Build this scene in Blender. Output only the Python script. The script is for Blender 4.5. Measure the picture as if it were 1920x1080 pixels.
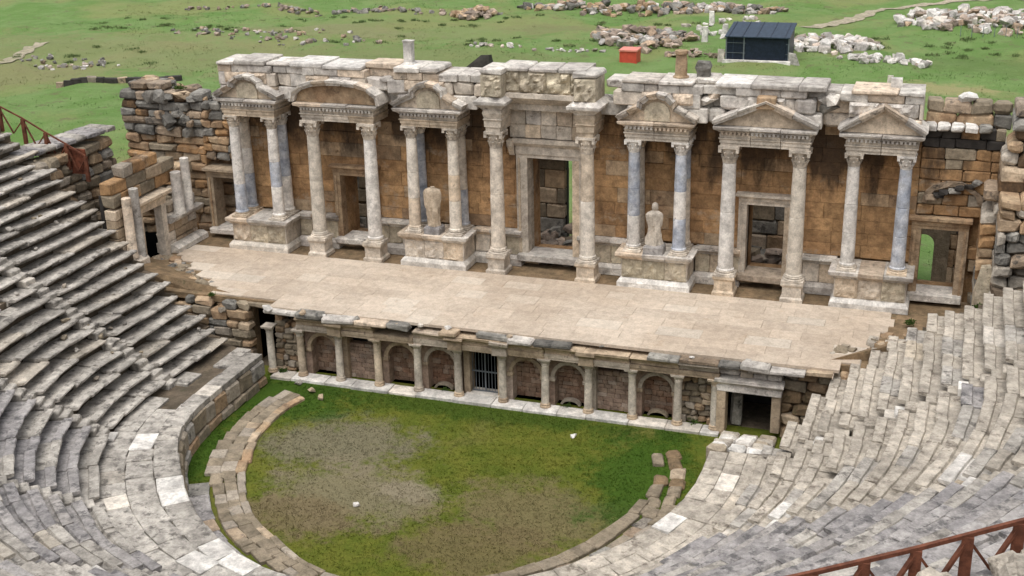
import bpy, bmesh, math, random
import numpy as np
from mathutils import Vector, Matrix

for o in list(bpy.data.objects): bpy.data.objects.remove(o)
scene = bpy.context.scene
COL = scene.collection
rad = math.radians
rng = random.Random(7)

# ------------------------------------------------------------------ camera
CAM = (18.416, -47.801, 24.556)
YAW, PITCH, ROLL, FPX = -0.339, 0.360, -0.023, 2403.56
def cam_axes():
    cy, sy, cp, sp = math.cos(YAW), math.sin(YAW), math.cos(PITCH), math.sin(PITCH)
    f = Vector((sy*cp, cy*cp, -sp)); r = Vector((cy, -sy, 0)); u = r.cross(f)
    c, s = math.cos(ROLL), math.sin(ROLL)
    return c*r + s*u, -s*r + c*u, f
cr, cu, cf = cam_axes()
cd = bpy.data.cameras.new('camera'); cam = bpy.data.objects.new('camera', cd); COL.objects.link(cam)
cam.matrix_world = Matrix(((cr.x, cu.x, -cf.x, CAM[0]), (cr.y, cu.y, -cf.y, CAM[1]), (cr.z, cu.z, -cf.z, CAM[2]), (0, 0, 0, 1)))
cd.sensor_width = 36.0; cd.lens = 36.0*FPX/1920; cd.clip_end = 6000; cd.clip_start = 0.2
scene.camera = cam

# ------------------------------------------------------------------ world and sun (bright overcast)
SUN_EL, SUN_AZ = 70.0, 186.0      # compass-like: direction the light comes FROM, degrees from +Y clockwise
w = bpy.data.worlds.new('World'); scene.world = w; w.use_nodes = True
nt = w.node_tree; bg = nt.nodes['Background']
sky = nt.nodes.new('ShaderNodeTexSky'); sky.sky_type = 'NISHITA'; sky.sun_disc = False
sky.sun_elevation = rad(SUN_EL); sky.sun_rotation = rad(SUN_AZ); sky.dust_density = 4.0; sky.air_density = 1.0; sky.ozone_density = 1.0
hs = nt.nodes.new('ShaderNodeHueSaturation'); hs.inputs['Saturation'].default_value = 0.22   # cloud cover takes the blue out
nt.links.new(sky.outputs[0], hs.inputs['Color']); nt.links.new(hs.outputs[0], bg.inputs['Color'])
bg.inputs['Strength'].default_value = 0.15
sd = bpy.data.lights.new('sun', 'SUN'); sd.energy = 0.95; sd.angle = rad(50); sd.color = (1.0, 0.97, 0.93)
sun = bpy.data.objects.new('sun', sd); COL.objects.link(sun)
a, e = rad(SUN_AZ), rad(SUN_EL)
sdir = Vector((math.sin(a)*math.cos(e), math.cos(a)*math.cos(e), math.sin(e)))
sun.rotation_euler = sdir.to_track_quat('Z', 'Y').to_euler(); sun.location = (-30, -60, 60)
vs = scene.view_settings; vs.view_transform = 'Standard'; vs.look = 'None'; vs.gamma = 1.0; vs.use_curve_mapping = False
vs.exposure = 0.56

# ------------------------------------------------------------------ materials
class NT:
    def __init__(s, name):
        s.m = bpy.data.materials.new(name); s.m.use_nodes = True
        s.t = s.m.node_tree; s.b = s.t.nodes['Principled BSDF']
        s.b.inputs['Roughness'].default_value = 0.9; s.b.inputs['Specular IOR Level'].default_value = 0.25
    def n(s, typ, **k):
        x = s.t.nodes.new(typ)
        for a, v in k.items(): setattr(x, a, v)
        return x
    def l(s, a, b): s.t.links.new(a, b)
    def pos(s, scale=None, loc=(0, 0, 0)):
        g = s.n('ShaderNodeNewGeometry').outputs['Position']
        if scale is None: return g
        mp = s.n('ShaderNodeMapping'); mp.inputs['Scale'].default_value = scale; mp.inputs['Location'].default_value = loc
        s.l(g, mp.inputs['Vector']); return mp.outputs[0]
    def noise(s, scale, detail=5, rough=0.6, vec=None, dist=0.0):
        x = s.n('ShaderNodeTexNoise'); x.inputs['Scale'].default_value = scale; x.inputs['Detail'].default_value = detail
        x.inputs['Roughness'].default_value = rough; x.inputs['Distortion'].default_value = dist
        s.l(vec if vec is not None else s.pos(), x.inputs['Vector']); return x.outputs['Fac']
    def ramp(s, fac, lo, hi, a=0.0, b=1.0):
        x = s.n('ShaderNodeMapRange'); x.interpolation_type = 'SMOOTHSTEP'
        s.l(fac, x.inputs[0])
        for i, v in ((1, lo), (2, hi), (3, a), (4, b)): x.inputs[i].default_value = v
        return x.outputs[0]
    def math(s, op, a, b=None):
        x = s.n('ShaderNodeMath', operation=op)
        for i, v in enumerate((a, b)):
            if v is None: continue
            if isinstance(v, (int, float)): x.inputs[i].default_value = v
            else: s.l(v, x.inputs[i])
        return x.outputs[0]
    def mix(s, fac, a, b, mode='MIX'):
        x = s.n('ShaderNodeMix', data_type='RGBA', blend_type=mode)
        for i, v in ((0, fac), (6, a), (7, b)):
            if isinstance(v, (int, float)): x.inputs[i].default_value = v
            elif isinstance(v, tuple): x.inputs[i].default_value = (*v, 1) if len(v) == 3 else v
            else: s.l(v, x.inputs[i])
        return x.outputs[2]
    def scale_col(s, col, val):
        x = s.n('ShaderNodeVectorMath', operation='SCALE'); s.l(col, x.inputs[0])
        if isinstance(val, (int, float)): x.inputs['Scale'].default_value = val
        else: s.l(val, x.inputs['Scale'])
        return x.outputs[0]
    def rand(s): return s.n('ShaderNodeObjectInfo').outputs['Random']
    def bump(s, h, strength=0.5, dist=0.05):
        x = s.n('ShaderNodeBump'); x.inputs['Strength'].default_value = strength; x.inputs['Distance'].default_value = dist
        s.l(h, x.inputs['Height']); s.l(x.outputs[0], s.b.inputs['Normal'])
    def out(s, col): s.l(col, s.b.inputs['Base Color']); return s.m

def stone(name, c1, c2, alt, dark, dark_thr=0.56, rv=0.25, sc=0.9, dsc=2.2, bump=0.6, streak=None, altp=0.7, fine=14, blotch=1.0, patch=None):
    k = NT(name)
    base = k.mix(k.ramp(k.noise(sc, 5), 0.36, 0.64), c1, c2)
    r = k.rand()
    base = k.mix(k.ramp(r, altp, min(1.0, altp+0.12), 0, 0.8), base, alt)
    fr = k.math('FRACT', k.math('MULTIPLY', r, 7.31))
    base = k.scale_col(base, k.ramp(fr, 0, 1, 1-rv, 1+rv))
    base = k.scale_col(base, k.ramp(k.noise(2.6, 6, 0.7), 0.3, 0.7, 1-0.34*blotch, 1+0.26*blotch))
    d = k.ramp(k.noise(dsc, 8, 0.72), dark_thr, dark_thr+0.13)
    base = k.mix(k.math('MULTIPLY', d, 0.85), base, dark)
    if patch:                                # pale lime crust in large patches
        base = k.mix(k.ramp(k.noise(0.55, 6, 0.7, k.pos((1, 1, 1.3), (7, 3, 1))), patch[1], patch[1]+.12, 0, .7), base, patch[0])
    if streak:                               # black weathering streaks below the cornices
        sn = k.noise(1.0, 6, 0.65, k.pos((0.7, 0.7, 0.25)))
        z = k.n('ShaderNodeSeparateXYZ'); k.l(k.pos(), z.inputs[0])
        up = k.ramp(z.outputs['Z'], streak[0], streak[1], -0.06, 0.19)
        base = k.mix(k.ramp(k.math('ADD', sn, up), 0.50, 0.70, 0, 0.85), base, (0.038, 0.027, 0.020))
    base = k.scale_col(base, k.ramp(k.noise(fine, 4, 0.7), 0.25, 0.75, 0.84, 1.14))
    h = k.math('ADD', k.noise(7.0, 8, 0.7), k.math('MULTIPLY', k.noise(2.0, 3), 0.6))
    k.bump(h, bump, 0.07)
    return k.out(base)

MARBLE = stone('marble', (0.60, 0.53, 0.44), (0.48, 0.42, 0.35), (0.53, 0.42, 0.30), (0.22, 0.18, 0.14), 0.58, 0.14, 0.8, 3.0)
MARBLE_TOP = stone('weathered_marble', (0.60, 0.56, 0.50), (0.44, 0.40, 0.36), (0.56, 0.44, 0.32), (0.15, 0.13, 0.11), 0.55, 0.2, 0.7, 2.4, 0.9)
SHAFT = stone('shaft_marble', (0.74, 0.70, 0.64), (0.60, 0.56, 0.51), (0.60, 0.53, 0.43), (0.30, 0.26, 0.22), 0.575, 0.08, 1.2, 2.6, 0.5)
BLUE = stone('grey_blue_marble', (0.32, 0.345, 0.395), (0.50, 0.505, 0.52), (0.31, 0.33, 0.37), (0.17, 0.18, 0.195), 0.58, 0.12, 1.5, 3.0, 0.4)
CREAM = stone('cream_relief_stone', (0.53, 0.46, 0.34), (0.45, 0.385, 0.29), (0.55, 0.48, 0.35), (0.20, 0.16, 0.11), 0.56, 0.15, 1.6, 4.0, 1.0)
BROWN = stone('brown_travertine', (0.45, 0.275, 0.135), (0.335, 0.195, 0.095), (0.44, 0.34, 0.23), (0.15, 0.085, 0.045), 0.565, 0.15, 0.5, 1.4, 0.8, patch=((0.43, 0.345, 0.25), 0.56), altp=.84, streak=(7.0, 10.8))
BROWNPALE = stone('pale_brown_travertine', (0.41, 0.30, 0.19), (0.32, 0.21, 0.125), (0.44, 0.35, 0.25), (0.14, 0.09, 0.06), 0.55, 0.16, 0.8, 2.0, 0.9)
GREYRUIN = stone('grey_lichen_stone', (0.255, 0.24, 0.21), (0.165, 0.155, 0.138), (0.33, 0.24, 0.16), (0.05, 0.048, 0.045), 0.52, 0.3, 0.9, 2.2, 1.0)
SEAT = stone('grey_seat_stone', (0.46, 0.425, 0.375), (0.31, 0.285, 0.25), (0.42, 0.37, 0.30), (0.10, 0.09, 0.08), 0.505, 0.09, 0.45, 2.0, 0.9, altp=.92)
SEATW = stone('warm_seat_stone', (0.50, 0.445, 0.37), (0.36, 0.32, 0.265), (0.50, 0.40, 0.27), (0.14, 0.115, 0.09), 0.53, 0.10, 0.45, 2.0, 0.9, altp=.92)
SEATB = stone('cool_seat_stone', (0.37, 0.345, 0.325), (0.245, 0.23, 0.225), (0.38, 0.35, 0.32), (0.095, 0.09, 0.09), 0.50, 0.08, 0.4, 2.0, 0.9, altp=.93)
SLAB = stone('paving_stone', (0.50, 0.42, 0.335), (0.43, 0.35, 0.27), (0.52, 0.455, 0.375), (0.35, 0.26, 0.175), 0.59, 0.07, 0.22, 0.6, 0.3, altp=0.85, blotch=0.4)
WHITE = stone('white_stone', (0.66, 0.63, 0.58), (0.52, 0.49, 0.45), (0.58, 0.52, 0.44), (0.25, 0.22, 0.19), 0.60, 0.14, 1.2, 3.2, 0.6)
INFILL = stone('niche_infill', (0.30, 0.205, 0.145), (0.22, 0.125, 0.08), (0.33, 0.25, 0.19), (0.12, 0.08, 0.055), 0.57, 0.12, 1.4, 2.5, 0.9)
PINK = stone('blocking_masonry', (0.38, 0.28, 0.21), (0.30, 0.21, 0.16), (0.42, 0.34, 0.28), (0.18, 0.125, 0.09), 0.58, 0.12, 1.2, 2.8, 0.9)
FRONTST = stone('stage_front_limestone', (0.46, 0.36, 0.25), (0.38, 0.29, 0.20), (0.46, 0.40, 0.33), (0.14, 0.11, 0.085), 0.55, 0.16, 1.1, 2.6, 0.7)
KERB = stone('brown_kerb_stone', (0.30, 0.245, 0.175), (0.225, 0.185, 0.13), (0.37, 0.32, 0.26), (0.14, 0.11, 0.08), 0.56, 0.14, 1.0, 2.6, 1.0)
FIELD = stone('field_stone', (0.50, 0.47, 0.43), (0.36, 0.33, 0.30), (0.45, 0.36, 0.29), (0.14, 0.125, 0.115), 0.55, 0.3, 0.9, 2.0, 0.8)
FIELDBR = stone('brown_field_stone', (0.36, 0.28, 0.22), (0.26, 0.21, 0.17), (0.42, 0.30, 0.20), (0.09, 0.08, 0.07), 0.53, 0.3, 0.9, 2.0, 0.8)
EARTH = stone('earth', (0.24, 0.165, 0.095), (0.17, 0.12, 0.07), (0.24, 0.165, 0.095), (0.10, 0.085, 0.045), 0.55, 0.05, 0.8, 2.2, 1.0)

DARKEARTH = stone('dark_earth', (0.13, 0.10, 0.07), (0.09, 0.072, 0.05), (0.13, 0.10, 0.07), (0.06, 0.06, 0.03), 0.55, 0.05, 0.8, 2.2, 1.0)  # darker earth colour; on the passage floors it paints their shade

def plain(name, col, rough=0.6, metal=0.0, var=0.25):
    k = NT(name); k.b.inputs['Roughness'].default_value = rough; k.b.inputs['Metallic'].default_value = metal
    c = k.mix(k.ramp(k.noise(3.5, 6, 0.7), 0.3, 0.7), tuple(v*(1-var) for v in col), tuple(v*(1+var) for v in col))
    k.bump(k.noise(12, 5), 0.3, 0.02); return k.out(c)
RUST = plain('rusty_steel', (0.130, 0.047, 0.026), 0.75, 0.0, 0.4)
RUSTB = plain('dark_rust', (0.12, 0.038, 0.02), 0.9, 0.0, 0.6)
IRON = plain('grey_iron', (0.16, 0.18, 0.20), 0.5, 0.4, 0.2)
TARP = plain('navy_tarpaulin', (0.012, 0.018, 0.032), 0.42, 0.0, 0.3)
TARPROOF = plain('faded_blue_tarpaulin', (0.030, 0.046, 0.070), 0.5, 0.0, 0.3)
REDP = plain('red_paint', (0.50, 0.075, 0.045), 0.5, 0.0, 0.12)
PALER = plain('faded_red_paint', (0.62, 0.22, 0.17), 0.5, 0.0, 0.12)
DARKIN = plain('dark_stone_and_shade', (0.045, 0.04, 0.036), 0.9, 0.0, 0.3)  # dark stones, and painted shade inside doorways and passages

def grass_mat(name, g1, g2, tan, soil, patches, tan_thr, soil_thr, sc=0.09):
    k = NT(name)
    c = k.mix(k.ramp(k.noise(sc*4, 6, 0.65), 0.35, 0.65), g1, g2)
    c = k.mix(k.ramp(k.noise(sc, 6, 0.6, dist=0.4), tan_thr, tan_thr+0.14, 0, 0.75), c, tan)
    c = k.mix(k.ramp(k.noise(sc*9, 7, 0.75), soil_thr, soil_thr+0.1, 0, 0.7), c, soil)
    nn = k.noise(0.55, 8, 0.72); n3 = k.noise(3.0, 6, 0.75)
    wob = k.math('ADD', k.math('MULTIPLY', k.math('SUBTRACT', nn, 0.5), 2.6), k.math('MULTIPLY', k.math('SUBTRACT', n3, 0.5), 1.3))
    for (x, y, rx, ry, col, amt) in patches:
        mp = k.n('ShaderNodeMapping'); mp.inputs['Location'].default_value = (-x/rx, -y/ry, 0); mp.inputs['Scale'].default_value = (1/rx, 1/ry, 0)
        k.l(k.pos(), mp.inputs['Vector'])
        ln = k.n('ShaderNodeVectorMath', operation='LENGTH'); k.l(mp.outputs[0], ln.inputs[0])
        c = k.mix(k.ramp(k.math('ADD', ln.outputs['Value'], wob), 1.25, 0.55, 0, amt), c, col)
    c = k.scale_col(c, k.ramp(k.noise(9, 6, 0.8), 0.3, 0.7, 0.80, 1.20))
    k.bump(k.math('ADD', k.noise(5, 8, 0.8), k.noise(1.0, 4)), 0.9, 0.12)
    k.b.inputs['Specular IOR Level'].default_value = 0.1
    return k.out(c)
G1, G2 = (0.108, 0.190, 0.050), (0.150, 0.225, 0.078)
FIELDG = grass_mat('plain_grass', G1, G2, (0.20, 0.215, 0.085), (0.13, 0.12, 0.065), [
    (-58, 62, 26, 10, (0.21, 0.19, 0.10), 0.5), (-38, 80, 22, 9, (0.19, 0.20, 0.085), 0.5),
    (18.5, 63, 4, 2.5, (0.30, 0.26, 0.13), 0.7), (21, 74, 7, 5, (0.09, 0.13, 0.04), 0.5), (-30, 66, 16, 6, (0.16, 0.18, 0.075), 0.7), (-66, 50, 10, 5, (0.19, 0.18, 0.09), 0.6), (-48, 78, 14, 4, (0.20, 0.19, 0.10), .6), (-20, 84, 9, 4, (.17, .17, .08), .6)], 0.48, 0.55, 0.07)
ORCHG = grass_mat('orchestra_grass', (0.095, 0.122, 0.016), (0.140, 0.148, 0.024), (0.160, 0.150, 0.042), (0.15, 0.125, 0.06), [
    (-4.2, -5.4, 3.4, 2.4, (0.195, 0.170, 0.115), 0.85), (-2.0, -9.2, 3.6, 2.6, (0.22, 0.185, 0.12), 0.8),
    (0.2, -8.3, 1.6, 0.8, (0.27, 0.23, 0.16), 0.7), (-3.2, -11.2, 3.0, 1.6, (0.18, 0.14, 0.075), 0.85),
    (5.2, -8.6, 3.4, 2.6, (0.18, 0.145, 0.075), 0.8), (4.2, -11.4, 3.2, 2.2, (0.16, 0.125, 0.06), 0.8),
    (-8.2, -2.2, 3.0, 2.6, (0.040, 0.085, 0.010), 0.9), (8.4, -4.4, 2.4, 4.0, (0.040, 0.092, 0.010), 0.85), (0, -0.9, 10, 1.1, (0.042, 0.082, 0.010), 0.75), (-9.6, -8, 1.4, 5, (0.040, 0.09, 0.010), .9)], 0.56, 0.62, 0.2)
BLADE = grass_mat('grass_blades', (0.075, 0.135, 0.016), (0.115, 0.155, 0.022), (0.17, 0.15, 0.05), (0.14, 0.12, 0.05), [], 0.56, 0.62, 0.3)
WEEDM = grass_mat('weed_leaves', (0.06, 0.11, 0.025), (0.085, 0.13, 0.03), (0.14, 0.13, 0.05), (0.12, 0.11, 0.05), [], 0.6, 0.65, 0.6)
SCRUBM = grass_mat('scrub_leaves', (0.085, 0.135, 0.045), (0.12, 0.16, 0.06), (0.16, 0.16, 0.08), (0.12, 0.11, 0.06), [], 0.52, 0.6, 0.6)
PATHM = stone('dirt_path', (0.36, 0.31, 0.23), (0.29, 0.26, 0.18), (0.36, 0.31, 0.23), (0.16, 0.18, 0.06), 0.55, 0.0, 0.5, 1.0, 0.6)

# ------------------------------------------------------------------ mesh helpers
class MB:
    def __init__(s): s.v, s.f, s.mi = [], [], []
    def add(s, vs, fs, mi=0):
        b = len(s.v); s.v += [tuple(p) for p in vs]; s.f += [tuple(i+b for i in f) for f in fs]; s.mi += [mi]*len(fs); return s
    def box(s, x0, x1, y0, y1, z0, z1, mi=0): return s.loft([(x0, x1, y0, y1, z0), (x0, x1, y0, y1, z1)], mi)
    def loft(s, rects, mi=0):
        vs, fs = [], []
        for (x0, x1, y0, y1, z) in rects: vs += [(x0, y0, z), (x1, y0, z), (x1, y1, z), (x0, y1, z)]
        n = len(rects)
        for i in range(n-1):
            for j in range(4): fs.append((4*i+j, 4*i+(j+1) % 4, 4*i+4+(j+1) % 4, 4*i+4+j))
        fs.append((3, 2, 1, 0)); k = 4*(n-1); fs.append((k, k+1, k+2, k+3)); return s.add(vs, fs, mi)
    def extrude(s, poly, ax, d0, d1, mi=0):
        """poly: 2D points in (x,z) extruded along y (ax='y'), or (y,z) along x (ax='x')"""
        n = len(poly)
        g = (lambda p, d: (p[0], d, p[1])) if ax == 'y' else (lambda p, d: (d, p[0], p[1]))
        vs = [g(p, d0) for p in poly]+[g(p, d1) for p in poly]
        fs = [tuple(range(n)), tuple(range(2*n-1, n-1, -1))]+[(i, n+i, n+(i+1) % n, (i+1) % n) for i in range(n)]
        return s.add(vs, fs, mi)
    def lathe(s, prof, seg=16, cx=0, cy=0, mi=0, caps=True, ripple=None):
        vs, fs = [], []
        for (r, z) in prof:
            for j in range(seg):
                t = 2*math.pi*j/seg; q = r*(ripple(t, z) if ripple else 1); vs.append((cx+q*math.cos(t), cy+q*math.sin(t), z))
        m = len(prof)
        for i in range(m-1):
            for j in range(seg): fs.append((i*seg+j, i*seg+(j+1) % seg, (i+1)*seg+(j+1) % seg, (i+1)*seg+j))
        if caps: fs.append(tuple(range(seg-1, -1, -1))); fs.append(tuple((m-1)*seg+j for j in range(seg)))
        return s.add(vs, fs, mi)
    def bar(s, p, q, w, h=None, mi=0):
        p, q = Vector(p), Vector(q); d = (q-p).normalized(); up = Vector((0, 0, 1)) if abs(d.z) < 0.95 else Vector((1, 0, 0))
        a = d.cross(up).normalized(); b = a.cross(d); h = h or w
        vs = [c+a*(sx*w/2)+b*(sy*h/2) for c in (p, q) for sx, sy in ((-1, -1), (1, -1), (1, 1), (-1, 1))]
        return s.add(vs, [(3, 2, 1, 0), (4, 5, 6, 7)]+[(i, (i+1) % 4, 4+(i+1) % 4, 4+i) for i in range(4)], mi)
    def jitter(s, a, r=None):
        r = r or rng; s.v = [(x+r.uniform(-a, a), y+r.uniform(-a, a), z+r.uniform(-a, a)) for x, y, z in s.v]; return s
    def mesh(s, name, off=(0, 0, 0), smooth=False):
        me = bpy.data.meshes.new(name)
        me.from_pydata([(x-off[0], y-off[1], z-off[2]) for x, y, z in s.v], [], s.f)
        if any(s.mi): me.polygons.foreach_set('material_index', s.mi)
        bm = bmesh.new(); bm.from_mesh(me); bmesh.ops.recalc_face_normals(bm, faces=bm.faces); bm.to_mesh(me); bm.free()
        if smooth: me.polygons.foreach_set('use_smooth', [True]*len(me.polygons)); me.set_sharp_from_angle(angle=rad(40))
        me.update(); return me

WL = {}
def put(name, me, mat, loc=(0, 0, 0), rot=(0, 0, 0), scale=(1, 1, 1), parent=None):
    """link a mesh object at WORLD location loc (parents are never rotated or scaled)"""
    o = bpy.data.objects.new(name, me); COL.objects.link(o)
    mats = mat if isinstance(mat, (list, tuple)) else [mat]
    while len(me.materials) < len(mats): me.materials.append(mats[len(me.materials)])
    for i, m in enumerate(mats):
        if me.materials[i] != m: o.material_slots[i].link = 'OBJECT'; o.material_slots[i].material = m
    WL[o.name] = Vector(loc); L = Vector(loc)
    if parent is not None: o.parent = parent; L = L-WL[parent.name]
    o.location = L; o.rotation_euler = rot; o.scale = scale
    return o
def part(name, mb, mat, parent, smooth=False):
    """a part whose shape is given in world coordinates"""
    xs = [v[0] for v in mb.v]; ys = [v[1] for v in mb.v]; zs = [v[2] for v in mb.v]
    off = ((min(xs)+max(xs))/2, (min(ys)+max(ys))/2, min(zs))
    return put(name, mb.mesh(name, off, smooth), mat, off, parent=parent)
def tag(o, label, cat, group=None):
    o['label'] = label; o['category'] = cat
    if group: o['group'] = group
    return o
def thing(name, loc, label, cat, group=None):
    o = bpy.data.objects.new(name, None); COL.objects.link(o); o.location = loc; o.empty_display_size = 0.3; WL[o.name] = Vector(loc)
    return tag(o, label, cat, group)
def single(name, mb, mat, label, cat, group=None, smooth=False): return tag(part(name, mb, mat, None, smooth), label, cat, group)
def struct(name, mb, mat, parent=None, smooth=False):
    o = part(name, mb, mat, parent, smooth); o['kind'] = 'structure'; return o

# shared block shapes: chamfered boxes with worn corners, by rounded size
SZ = (0.12, 0.2, 0.32, 0.5, 0.75, 1.1, 1.6, 2.4)
BLK = {}
def nearest(v): return min(SZ, key=lambda q: abs(math.log(q/v)))
def make_block(dx, dy, dz, worn, seed):
    r = random.Random(seed); h = (dx/2, dy/2, dz/2); c0 = min(dx, dy, dz)*(0.018+0.042*worn)
    vs = []; idx = {}
    for sx in (-1, 1):
        for sy in (-1, 1):
            for sz in (-1, 1):
                c = c0*(r.uniform(0.6, 1.4) if r.random() > 0.3*worn else r.uniform(2.0, 3.6))
                j = [r.uniform(-1, 1)*0.018*worn*min(dx, dy, dz)*2 for _ in range(3)]
                for ax in range(3):
                    p = [sx*(h[0]-c)+j[0], sy*(h[1]-c)+j[1], sz*(h[2]-c)+j[2]]
                    p[ax] = (sx, sy, sz)[ax]*h[ax]+j[ax]*0.6
                    idx[(sx, sy, sz, ax)] = len(vs); vs.append(p)
    fs = []
    S = (-1, 1)
    for ax in range(3):
        o = [k for k in range(3) if k != ax]
        for s in S:
            q = []
            for u, v in ((-1, -1), (1, -1), (1, 1), (-1, 1)):
                t = [0, 0, 0]; t[ax] = s; t[o[0]] = u; t[o[1]] = v; q.append(idx[(*t, ax)])
            fs.append(q)
        for u in S:
            for v in S:
                a_, b_ = [0, 0, 0], [0, 0, 0]
                a_[ax] = -1; b_[ax] = 1; a_[o[0]] = b_[o[0]] = u; a_[o[1]] = b_[o[1]] = v
                fs.append([idx[(*a_, o[0])], idx[(*b_, o[0])], idx[(*b_, o[1])], idx[(*a_, o[1])]])
    for sx in S:
        for sy in S:
            for sz in S: fs.append([idx[(sx, sy, sz, k)] for k in range(3)])
    m = MB(); m.add(vs, fs); return m.mesh('block')
def block(name, x0, x1, y0, y1, z0, z1, mat, parent, worn=1.0, rotj=0.0, r=None):
    r = r or rng; d = tuple(max(.04, v) for v in (x1-x0, y1-y0, z1-z0)); key = tuple(nearest(v) for v in d)+(0 if worn < .7 else (1 if worn < 1.5 else 2), r.randrange(3))
    if key not in BLK: BLK[key] = make_block(*key[:3], (.3, 1.0, 2.0)[key[3]], int(sum(key[:3])*1000)+key[3]*7+key[4])
    rot = tuple(r.uniform(-rotj, rotj) for _ in range(3))
    return put(name, BLK[key], mat, ((x0+x1)/2, (y0+y1)/2, (z0+z1)/2), rot, tuple(d[i]/key[i] for i in range(3)), parent)
def oblock(name, c, d, rz, mat, parent, worn=1.0, rotj=0.0, r=None):
    """oriented block: centre c, size d, turned rz about z"""
    o = block(name, c[0]-d[0]/2, c[0]+d[0]/2, c[1]-d[1]/2, c[1]+d[1]/2, c[2]-d[2]/2, c[2]+d[2]/2, mat, parent, worn, rotj, r)
    o.rotation_euler.z += rz; return o
ROCKS = []
for i in range(9):
    r = random.Random(100+i); bm = bmesh.new()
    for _ in range(15):
        p = Vector((r.uniform(-1, 1), r.uniform(-1, 1), r.uniform(-1, 1))); m_ = max(abs(q) for q in p); p = p/m_*0.55+p.normalized()*0.2*r.random()
        bm.verts.new(p*0.75)
    hull = bmesh.ops.convex_hull(bm, input=bm.verts)
    for v in [v for v in bm.verts if not v.link_faces]: bm.verts.remove(v)
    zm = min(v.co.z for v in bm.verts)
    for v in bm.verts: v.co.z -= zm
    bmesh.ops.recalc_face_normals(bm, faces=bm.faces)
    me = bpy.data.meshes.new('rock'); bm.to_mesh(me); bm.free(); ROCKS.append(me)
def rock(name, x, y, z, s, mat, parent=None, flat=0.7, r=None, sink=0.08):
    r = r or rng
    return put(name, r.choice(ROCKS), mat, (x, y, z-sink*s), (r.uniform(-.15, .15), r.uniform(-.15, .15), r.uniform(0, 6.28)),
               (s*r.uniform(.8, 1.25), s*r.uniform(.7, 1.1), s*flat*r.uniform(.7, 1.2)), parent)

def hash2(ix, iy, seed):
    n = (ix.astype(np.int64)*374761393+iy.astype(np.int64)*668265263+seed*1442695041) & 0x7fffffff
    n = ((n ^ (n >> 13))*1274126177) & 0x7fffffff
    return ((n ^ (n >> 16)) & 0xffff)/65535.0
def vnoise(x, y, seed=0):
    ix, iy = np.floor(x), np.floor(y); fx, fy = x-ix, y-iy; fx = fx*fx*(3-2*fx); fy = fy*fy*(3-2*fy)
    a_, b_ = hash2(ix, iy, seed), hash2(ix+1, iy, seed); c_, d_ = hash2(ix, iy+1, seed), hash2(ix+1, iy+1, seed)
    return (a_*(1-fx)+b_*fx)*(1-fy)+(c_*(1-fx)+d_*fx)*fy
def np_mesh(name, V, F):
    me = bpy.data.meshes.new(name); V = np.asarray(V, np.float32); F = np.asarray(F, np.int32); k = F.shape[1]
    me.vertices.add(len(V)); me.vertices.foreach_set('co', V.ravel())
    me.loops.add(F.size); me.loops.foreach_set('vertex_index', F.ravel())
    me.polygons.add(len(F)); me.polygons.foreach_set('loop_start', np.arange(0, F.size, k, dtype=np.int32))
    me.update(calc_edges=True); me.validate(); return me

exec_order = []
# ================================================================== LARGE STRUCTURE
H = 3.4; CX, CY = 0.3, -6.2; R0 = 10.6; RS = 12.6; TREAD, RISE = 0.67, 0.402; NROW = 28; ZP = 1.42
GZ = 2.0
def ground_z(x, y):
    x = np.asarray(x, float); y = np.asarray(y, float)
    return GZ+0.9*(vnoise(x/9, y/9, 1)-.5)+0.45*(vnoise(x/2.6, y/2.6, 2)-.5)+0.16*(vnoise(x/0.9, y/0.9, 3)-.5)
def gz(x, y): return float(ground_z(np.array([x]), np.array([y]))[0])
def axis(lo, hi, step, far, grow=1.25):
    m = list(np.arange(lo, hi+1e-6, step)); s = step; a_ = [lo]; b_ = [hi]
    while a_[-1] > -far: s *= grow; a_.append(a_[-1]-s)
    s = step
    while b_[-1] < far: s *= grow; b_.append(b_[-1]+s)
    return np.array(a_[:0:-1]+m+b_[1:])
gx, gy = axis(-96, 34, 0.9, 2500), axis(12.9, 120, 0.9, 2500)
X, Y = np.meshgrid(gx, gy); Z = ground_z(X, Y)
V = np.stack([X.ravel(), Y.ravel(), Z.ravel()], 1); nx = len(gx)
I, J = np.meshgrid(np.arange(len(gy)-1), np.arange(nx-1), indexing='ij'); I = I.ravel(); J = J.ravel()
xc, yc = (gx[J]+gx[J+1])/2, (gy[I]+gy[I+1])/2
keep = ~((xc > -29) & (xc < 25) & (yc < 12.9))
keep &= ~((np.hypot(xc-CX, yc-CY) < 60) & (yc < -2))
q = I*nx+J; F = np.stack([q, q+1, q+nx+1, q+nx], 1)[keep]
gm = np_mesh('ground', V, F); gm.polygons.foreach_set('use_smooth', [True]*len(gm.polygons))
ground = put('ground', gm, FIELDG); ground['kind'] = 'structure'

# --- orchestra floor and the grass growing on it
m = MB(); n = 72
ring = [(CX+(R0+.3)*math.sin(t), CY-(R0+.3)*math.cos(t)) for t in np.linspace(-math.pi/2, math.pi/2, n)]
pts = [(13.2, .75, 0), (-11.7, .75, 0), (-11.7, CY, 0)]+[(x, y, 0) for x, y in ring]+[(13.2, CY, 0)]
m.add(pts, [tuple(range(len(pts)))]); struct('orchestra_ground', m, ORCHG)

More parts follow.
